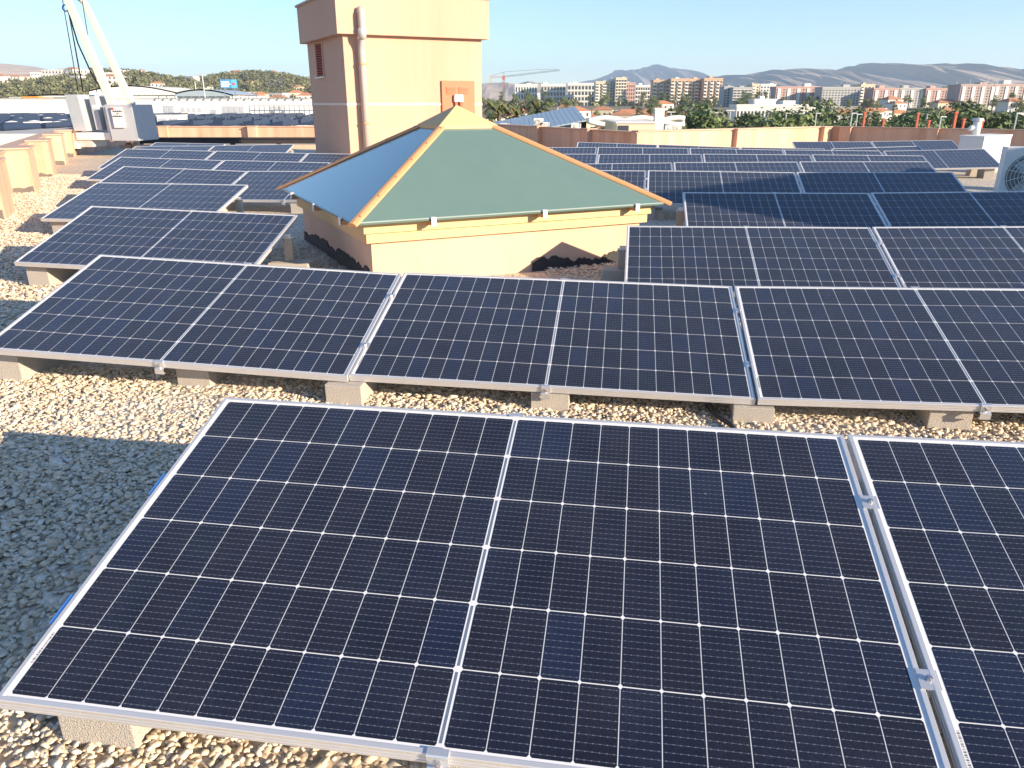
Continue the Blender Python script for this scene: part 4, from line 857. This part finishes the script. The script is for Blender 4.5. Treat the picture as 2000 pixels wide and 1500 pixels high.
for s, lab in ((0, 'white wavy canopy tube beginning low at the left'), (math.pi, 'white wavy canopy tube beginning high at the left')):
    pts = [at(1148+i*4.2, 236.5+6.5*math.sin(i/45*2*math.pi*1.35+s), 92) for i in range(46)]
    m = MB(); m.tube(pts, .28, 8); o = m.build('wave_canopy', 'white_paint', smooth=True); tag(o, lab, 'canopy', 'crossing wavy canopies')
for px, lab in ((1310,'white rooftop cooler left of a pair'),(1327,'white rooftop cooler right of a pair')): ac_unit((wpt(px,64), 64, zpx(253,64)), 0, .6, .4, zpx(245,64)-zpx(253,64), lab, True, 'coolers beside the white slab')

# ---- trees
def leaf_cloud(n, blobs, size, rnd):
    v = []; f = []
    for i in range(n):
        c, r = blobs[rnd.randrange(len(blobs))]
        d = Vector((rnd.gauss(0,1), rnd.gauss(0,1), rnd.gauss(0,1))).normalized(); rr = rnd.random()**.4
        p = Vector(c)+Vector((d.x*r[0], d.y*r[1], d.z*r[2]))*rr
        nrm = (d + Vector((rnd.gauss(0,.5), rnd.gauss(0,.5), rnd.gauss(0,.5)+.3))).normalized(); u = nrm.orthogonal().normalized(); u.rotate(Matrix.Rotation(rnd.random()*6.28, 3, nrm)); w = nrm.cross(u); s = size*rnd.uniform(.6, 1.4)
        k = len(v); v += [p-u*s*.5, p+w*s*.32, p+u*s*.5+nrm*s*.12, p-w*s*.32]; f.append((k, k+1, k+2, k+3))
    return v, f
def tree_kind(seed, R, H, mt, n=520, size=.55):
    rnd = random.Random(seed); tr = MB(); tr.tube([(0,0,0),(.1*R*rnd.uniform(-1,1),0,H*.45),(.15*R*rnd.uniform(-1,1),.1,H*.8)], [.07*R, .05*R, .02*R], 6)
    blobs = []
    for i in range(9):
        a = rnd.random()*6.28; rr = R*.6*rnd.random()**.6; z = H*(.42+.5*rnd.random()); s = R*rnd.uniform(.32,.52)*(1.15-.5*abs(z/H-.62)); blobs.append(((rr*math.cos(a), rr*math.sin(a), z), (s, s, s*.8)))
        tr.tube([(0,0,H*.35),(rr*.5*math.cos(a), rr*.5*math.sin(a), z*.85),(rr*math.cos(a), rr*math.sin(a), z)], [.03*R,.018*R,.008*R], 4)
    v, f = leaf_cloud(n, blobs, size, rnd); m = MB(); m.add(v, f)
    return tr.mesh('trunk', 'bark'), m.mesh('crown', mt)
KINDS = {}
for i in range(3): KINDS['pine%d' % i] = tree_kind(10+i, 3.6, 13.5, 'leaf_dark', 1700, .42)
for i in range(3): KINDS['broad%d' % i] = tree_kind(20+i, 3.8, 12.5, 'leaf_mid', 1700, .42)
for i in range(3): KINDS['olive%d' % i] = tree_kind(30+i, 3.4, 8.5, 'leaf_olive', 420, .75)
def tree(kind, x, y, z, s, lab, grp, sz=1.0, name='tree'):
    o = empty(name, (x, y, z), random.random()*6.28, lab, 'tree', grp); wd = 1.3 if 'parapet' in grp else 1.0; o.scale = (s*wd, s*wd, s*sz); t, c = KINDS[kind]
    link('trunk', t, o); link('crown', c, o)
rt = random.Random(4)
for i in range(48):
    px = 1335+i*14.6+rt.uniform(-6, 6); D = rt.uniform(88, 150); pyt = rt.uniform(213, 229) + (10 if px < 1420 else 0)*rt.random(); 
    if 1640 < px < 1800: pyt += 8
    x = wpt(px, D); g = land_h(x, D); zt = zpx(pyt, D); kd = rt.choice(('pine','broad','pine'))+str(rt.randrange(3)); H_ = 13.0
    s = (zt-g)/H_; tree(kd, x, D, g, s*rt.uniform(.84,.95), nth(i+1)+' tree from the left in the row behind the right parapet', 'trees behind the right parapet', 1.12, 'pine_tree' if kd[0] == 'p' else 'broadleaf_tree')
for i in range(90):
    px = rt.uniform(940, 1520); D = rt.uniform(230, 640); x = wpt(px, D); g = land_h(x, D)
    tree(rt.choice(('olive','broad','pine'))+str(rt.randrange(3)), x, D, g, rt.uniform(.65, 1.05), 'distant tree among the houses right of the tower', 'trees among the houses on the right', .9, 'distant_tree')
for i in range(60):
    px = rt.uniform(1500, 2080); D = rt.uniform(200, 560); x = wpt(px, D); g = land_h(x, D)
    tree(rt.choice(('olive','broad'))+str(rt.randrange(3)), x, D, g, rt.uniform(.6, .95), 'distant tree below the apartment blocks on the right', 'trees below the apartment blocks', .9, 'distant_tree')
def palm(px, D, pyt, lab):
    x = wpt(px, D); g = land_h(x, D); h = zpx(pyt, D)-g; o = empty('palm_tree', (x, D, g), 0, lab, 'palm tree', 'palms right of the tower')
    m = MB(); m.tube([(0,0,0),(.1,0,h*.6),(.0,0,h)], [.35,.25,.22], 7); m.build('trunk', 'bark', o); m = MB()
    for k in range(26):
        a = k*2.4; e = random.uniform(-.5, 1.0); L_ = 2.6; q0 = Vector((0,0,h)); q1 = q0+Vector((math.cos(a)*L_*.55, math.sin(a)*L_*.55, e*L_*.55)); q2 = q0+Vector((math.cos(a)*L_, math.sin(a)*L_, e*L_*.5-.7)); s = Vector((-math.sin(a), math.cos(a), 0))*.28
        m.add([q0-s*.4, q0+s*.4, q1+s, q1-s, q2], [(0,1,2,3),(3,2,4)])
    m.build('crown', 'leaf_palm', o)
palm(975, 95, 222, 'palm tree left of the sloped metal roof'); palm(1050, 110, 215, 'palm tree behind the sloped metal roof'); palm(1010, 105, 226, 'low palm between the two taller palms'); palm(1322, 130, 222, 'palm right of the white slab')
# wooded slope on the left: a far-off mass, plus the houses in it
def far_wood(name, n, f_az, rr, size, mt, lab):
    rnd = random.Random(77); v = []; f = []
    for i in range(n):
        az = rnd.uniform(*f_az); r = rnd.uniform(*rr); x, y = r*math.sin(rad(az)), r*math.cos(rad(az)); g = land_h(x, y); R = rnd.uniform(1.5, 3.6)
        vv, ff = leaf_cloud(26, [((x, y, g+R*.9), (R, R, R*.9))], size, rnd); k = len(v); v += vv; f += [tuple(q+k for q in t) for t in ff]
    m = MB(); m.add(v, f); tag(m.build(name, mt), lab, 'wood', kind='stuff')
far_wood('hillside_wood', 3600, (-44, -12), (430, 1180), 2.3, 'leaf_olive', 'olive green wood covering the hillside on the left')
far_wood('town_greenery', 1500, (-3, 40), (620, 1500), 2.6, 'leaf_olive', 'greenery between the far houses on the right')

# ---- houses
HOUSE = {}
def house_kind(key, w, d, h, wall, roof, hip=.35):
    m = MB(); m.bx(-w/2, w/2, -d/2, d/2, -2.5, h); wl_ = m.mesh('wall', wall)
    m = MB(); e = .4
    if roof == 'flat': m.bx(-w/2-.1, w/2+.1, -d/2-.1, d/2+.1, h, h+.4)
    else: m.add([(-w/2-e,-d/2-e,h),(w/2+e,-d/2-e,h),(w/2+e,d/2+e,h),(-w/2-e,d/2+e,h),(-w/2*hip,0,h+d*.22),(w/2*hip,0,h+d*.22)], [(0,1,5,4),(1,2,5),(2,3,4,5),(3,0,4),(3,2,1,0)])
    rf = m.mesh('roof', 'white_wall' if roof == 'flat' else roof)
    m = MB(); n = max(2, int(w/3))
    for fl in range(max(1, int(h/3))):
        for i in range(n): x = -w/2+(i+.5)*w/n; m.bx(x-.55, x+.55, -d/2-.05, -d/2+.02, fl*3+.9, fl*3+2.3); m.bx(w/2-.02, w/2+.05, -d/2+(i+.3)*d/n, -d/2+(i+.3)*d/n+1, fl*3+.9, fl*3+2.3)
    HOUSE[key] = (wl_, rf, m.mesh('windows', 'window_glass'))
house_kind('t1', 13, 9, 4.2, 'cream_wall', 'terracotta'); house_kind('t2', 10, 8, 6, 'white_wall', 'terracotta'); house_kind('t3', 16, 9, 4, 'cream_wall', 'terracotta', .6)
house_kind('f1', 12, 9, 6.2, 'white_wall', 'flat'); house_kind('f2', 18, 10, 6.2, 'white_wall', 'flat'); house_kind('f3', 26, 12, 9, 'white_wall', 'flat'); house_kind('f4', 10, 8, 3.4, 'cream_wall', 'flat')
def house(k, px, D, lab, grp, yaw=None, s=1.0, dz=0.0):
    x = wpt(px, D); o = empty('house', (x, D, land_h(x, D)+dz), rh.uniform(-.5,.5) if yaw is None else yaw, lab, 'house', grp); o.scale = (s, s, s)
    a, b, c = HOUSE[k]; link('wall', a, o); link('roof', b, o); tag(link('windows', c, o), kind='stuff')
rh = random.Random(12)
for i, hp in enumerate(sorted(955+rh.uniform(0, 400) for _ in range(34))): house(rh.choice(('t1','t2','t3','t1','f4')), hp, rh.uniform(210, 470), nth(i+1)+' low house from the left in the quarter right of the tower', 'tiled houses right of the tower', None, rh.uniform(.8,1.1))
for i, hp in enumerate(sorted(1560+rh.uniform(0, 440) for _ in range(26))): house(rh.choice(('t1','t3','t2','f4')), hp, rh.uniform(260, 480), nth(i+1)+' low house from the left in front of the apartment blocks', 'tiled houses before the apartment blocks', None, rh.uniform(.8,1.05))
for i, hp in enumerate(sorted(rh.uniform(-10, 160) for _ in range(34))): house(rh.choice(('f1','f2','f4','t2')), hp, rh.uniform(760, 1000), nth(i+1)+' house from the left in the white row on the left hillside', 'white houses on the left hillside', None, rh.uniform(.8,1.2), 1.0)
for i, hp in enumerate(sorted(rh.uniform(-40, 605) for _ in range(46))): house(rh.choice(('f1','t2','f4','t1')), hp, rh.uniform(560, 1120), nth(i+1)+' scattered house from the left on the wooded hillside', 'scattered houses on the left hillside', None, rh.uniform(.6,1.0), .5)
for i, hp in enumerate(sorted(rh.uniform(460, 610) for _ in range(20))): house(rh.choice(('t1','t3','f1','t2')), hp, rh.uniform(400, 600), nth(i+1)+' house from the left below the hillside left of the tower', 'tiled houses left of the tower', None, rh.uniform(.8,1.1))
for i in range(60): house(rh.choice(('f1','f2','f3','f1')), rh.uniform(1000, 2060), rh.uniform(1000, 1700), 'pale far building on the skyline of the town', 'pale skyline buildings', None, rh.uniform(1.0,1.7), 3)

# ---- apartment blocks: (x0, x1, top y, distance, storeys, bays, wall, style, label)
def block_of_flats(px0, px1, pyt, D, nf, nb_, wall, style, lab, dep=14, yaw=0.0, trim='white_wall'):
    x0, x1 = wpt(px0, D), wpt(px1, D); w = x1-x0; xc = (x0+x1)/2; g = land_h(xc, D)-1.5; h = zpx(pyt, D)-g
    o = empty('apartment_block', (xc, D, g), yaw, lab, 'apartment block', 'apartment blocks on the skyline')
    m = MB(); m.bx(-w/2, w/2, 0, dep, 0, h); m.build('wall', wall, o)
    fh = (h-1.2)/nf; bw = w/nb_; m = MB(); m2 = MB(); m3 = MB()
    for fl in range(nf):
        z = fl*fh+.6
        for i in range(nb_):
            x = -w/2+(i+.5)*bw
            if style == 'balcony' and i % 2 == 0: m2.bx(x-bw*.48, x+bw*.48, -1.3, 0, z-.1, z+1.0); m.bx(x-bw*.4, x+bw*.4, -.06, .02, z+1.0, z+fh*.82)
            elif style == 'strip': m.bx(x-bw*.36, x+bw*.36, -.06, .02, z+.5, z+fh*.75)
            else: m.bx(x-bw*.26, x+bw*.26, -.06, .02, z+.5, z+fh*.78)
        if style == 'strip': m2.bx(-w/2-.3, w/2+.3, -.5, 0, z+fh*.86, z+fh)
        for i in range(3): y = (i+.5)*dep/3; m.bx(w/2-.02, w/2+.06, y-1, y+1, z+.5, z+fh*.75)
    if style == 'panel':
        for i in range(0, nb_, 3): x = -w/2+(i+1)*bw; m2.bx(x-bw*.5, x+bw*.5, -.35, 0, .5, h-.5)
    tag(m.build('windows', 'window_glass', o), kind='stuff')
    if m2.v: tag(m2.build('balconies' if style == 'balcony' else 'facade_bands', trim, o), kind='stuff')
    m = MB(); m.bx(-w/2-.2, w/2+.2, -.2, dep+.2, h, h+.9); m.build('roof_parapet', wall, o)
    rs_ = random.Random(int(px0*7)); a_ = rs_.uniform(-.4, .2)*w; m = MB(); m.bx(a_, a_+min(w*.22, 4.5), dep*.3, dep*.7, h+.9, h+rs_.uniform(1.6, 3.0)); m.build('stair_head', wall if rs_.random() < .6 else 'white_wall', o)
    for q in range(2): x_ = rs_.uniform(-.45, .45)*w; m = MB(); m.tube([(x_, 3, h), (x_, 3, h+rs_.uniform(2.5, 4.5))], .09, 4); m.build('aerial', 'steel', o)
for a in [(1162,1190,161,720,8,4,'cream_wall','balcony','beige balconied block left of the round cream tower'),(1190,1201,157,725,9,2,'white_wall','plain','narrow white slab of flats beside the beige block'),
 (1201,1222,153.5,715,9,4,'cream_wall','strip','cream rounded tower block with banded balconies'),(1222,1239,163,740,6,4,'pink_wall','plain','small pink block right of the cream tower'),(1240,1268,168,760,5,6,'white_wall','strip','low white block with upright fins'),
 (1006,1049,166,800,3,8,'white_wall','plain','long white institute with a red roof edge right of the crane'),(1056,1104,166,780,4,8,'white_wall','strip','white office building right of the institute'),(1108,1161,164,760,4,8,'white_wall','strip','cream and white office building left of the beige block'),
 (1274,1306,158,700,7,5,'brick_wall','balcony','leftmost orange brick apartment block'),(1308,1342,155.5,690,8,5,'brick_wall','balcony','second orange brick apartment block'),(1343,1374,156,695,8,5,'brick_wall','balcony','third orange brick apartment block'),(1372,1408,155,685,8,6,'brick_wall','balcony','rightmost orange brick apartment block'),
 (1412,1430,171,600,7,3,'grey_wall','plain','narrow grey block right of the brick group'),(1430,1466,173,590,7,5,'grey_wall','strip','blue-grey block with blank white gable'),(1466,1480,166,610,8,2,'cream_wall','balcony','thin sunlit cream block'),(1482,1512,166,680,7,5,'white_wall','plain','white block behind the brown-red one'),
 (1513,1601,171.5,560,8,14,'pink_wall','panel','wide brown-red block with white window bands'),(1603,1676,172.5,540,8,12,'grey_wall','plain','grey-green block in the middle right'),(1677,1704,167,600,7,4,'cream_wall','balcony','cream block behind the grey-green one'),
 (1703,1752,174.5,530,8,8,'pink_wall','panel','left wing of the red and white block'),(1754,1803,174.5,532,8,8,'grey_wall','panel','middle wing of the red and white block'),(1805,1854,175,530,8,8,'pink_wall','panel','right wing of the red and white block'),(1856,1870,170,560,7,2,'cream_wall','balcony','narrow cream end block'),
 (1871,1934,167.5,470,9,10,'brown_wall','panel','left half of the large brown block at the right'),(1936,1998,167,470,9,10,'brown_wall','panel','right half of the large brown block at the right'),(2002,2060,165,475,9,8,'cream_wall','plain','cream block beyond the right edge')]:
    block_of_flats(*a)
block_of_flats(1440, 1594, 209, 300, 3, 22, 'white_wall', 'plain', 'long low white building with small windows behind the trees', 10)
block_of_flats(1474, 1515, 198, 310, 3, 5, 'white_wall', 'plain', 'white upper block on the long low building', 8)

# ---- tower crane
kd = 820; kx = wpt(984, kd); kg = land_h(kx, kd); kz = zpx(148, kd)-kg
kr = empty('tower_crane', (kx, kd, kg), 0, 'red tower crane with a long jib right of the tower', 'crane')
def lattice(a, b, s, mt, name, n):
    a, b = Vector(a), Vector(b); d = (b-a); u = d.normalized().orthogonal().normalized()*s; w_ = d.normalized().cross(u.normalized())*s; m = MB()
    cs_ = [u+w_, u-w_, -u-w_, -u+w_]
    for c in cs_: m.tube([a+c, b+c], s*.13, 4)
    for i in range(n):
        for k in range(4): m.tube([a+d*(i/n)+cs_[k], a+d*((i+1)/n)+cs_[(k+1) % 4]], s*.09, 3)
    return m.build(name, mt, kr)
lattice((0,0,0), (0,0,kz), .9, 'crane_red', 'mast', 22)
jx = wpt(1092, kd)-kx; lattice((0,0,kz-.8), (jx,0,kz+5.2), .55, 'dark_metal', 'jib', 40)
bx_ = wpt(957, kd)-kx; lattice((0,0,kz-.8), (bx_,0,kz-1.2), .6, 'crane_red', 'counter_jib', 10)
m = MB(); m.bx(bx_-.5, bx_+2.2, -1, 1, kz-5.5, kz-1.0); m.build('counterweight', 'concrete_smooth', kr)
m = MB(); m.bx(-1.4, 1.4, -1.2, 1.2, kz-3.6, kz-.6); m.build('cab', 'crane_red', kr)
lattice((0,0,kz), (.2,0,kz+3.5), .5, 'crane_red', 'peak', 4)
m = MB(); m.tube([(.2,0,kz+3.5),(jx*.55,0,kz+5.6),(jx*.95,0,kz+6.2)], .16, 4); m.tube([(.2,0,kz+3.5),(bx_,0,kz-.6)], .16, 4); m.build('pendant_bar', 'dark_metal', kr)

# ------------------------------------------------------------ thin haze over the town
m = MB(); m.bx(-9000, 9000, -1500, 9300, -40, 375)
hz = m.build('haze', None); tag(hz, 'thin bluish air between the roof and the far hills', 'haze', kind='stuff')
hm = bpy.data.materials.new('haze_air'); hm.use_nodes = True; hn = hm.node_tree.nodes
hn.remove(hn['Principled BSDF']); pv = hn.new('ShaderNodeVolumePrincipled'); pv.inputs['Color'].default_value = (.62, .80, 1, 1); pv.inputs['Density'].default_value = 1.15e-4; pv.inputs['Anisotropy'].default_value = .2
hm.node_tree.links.new(pv.outputs[0], hn['Material Output'].inputs['Volume']); hz.data.materials.append(hm)
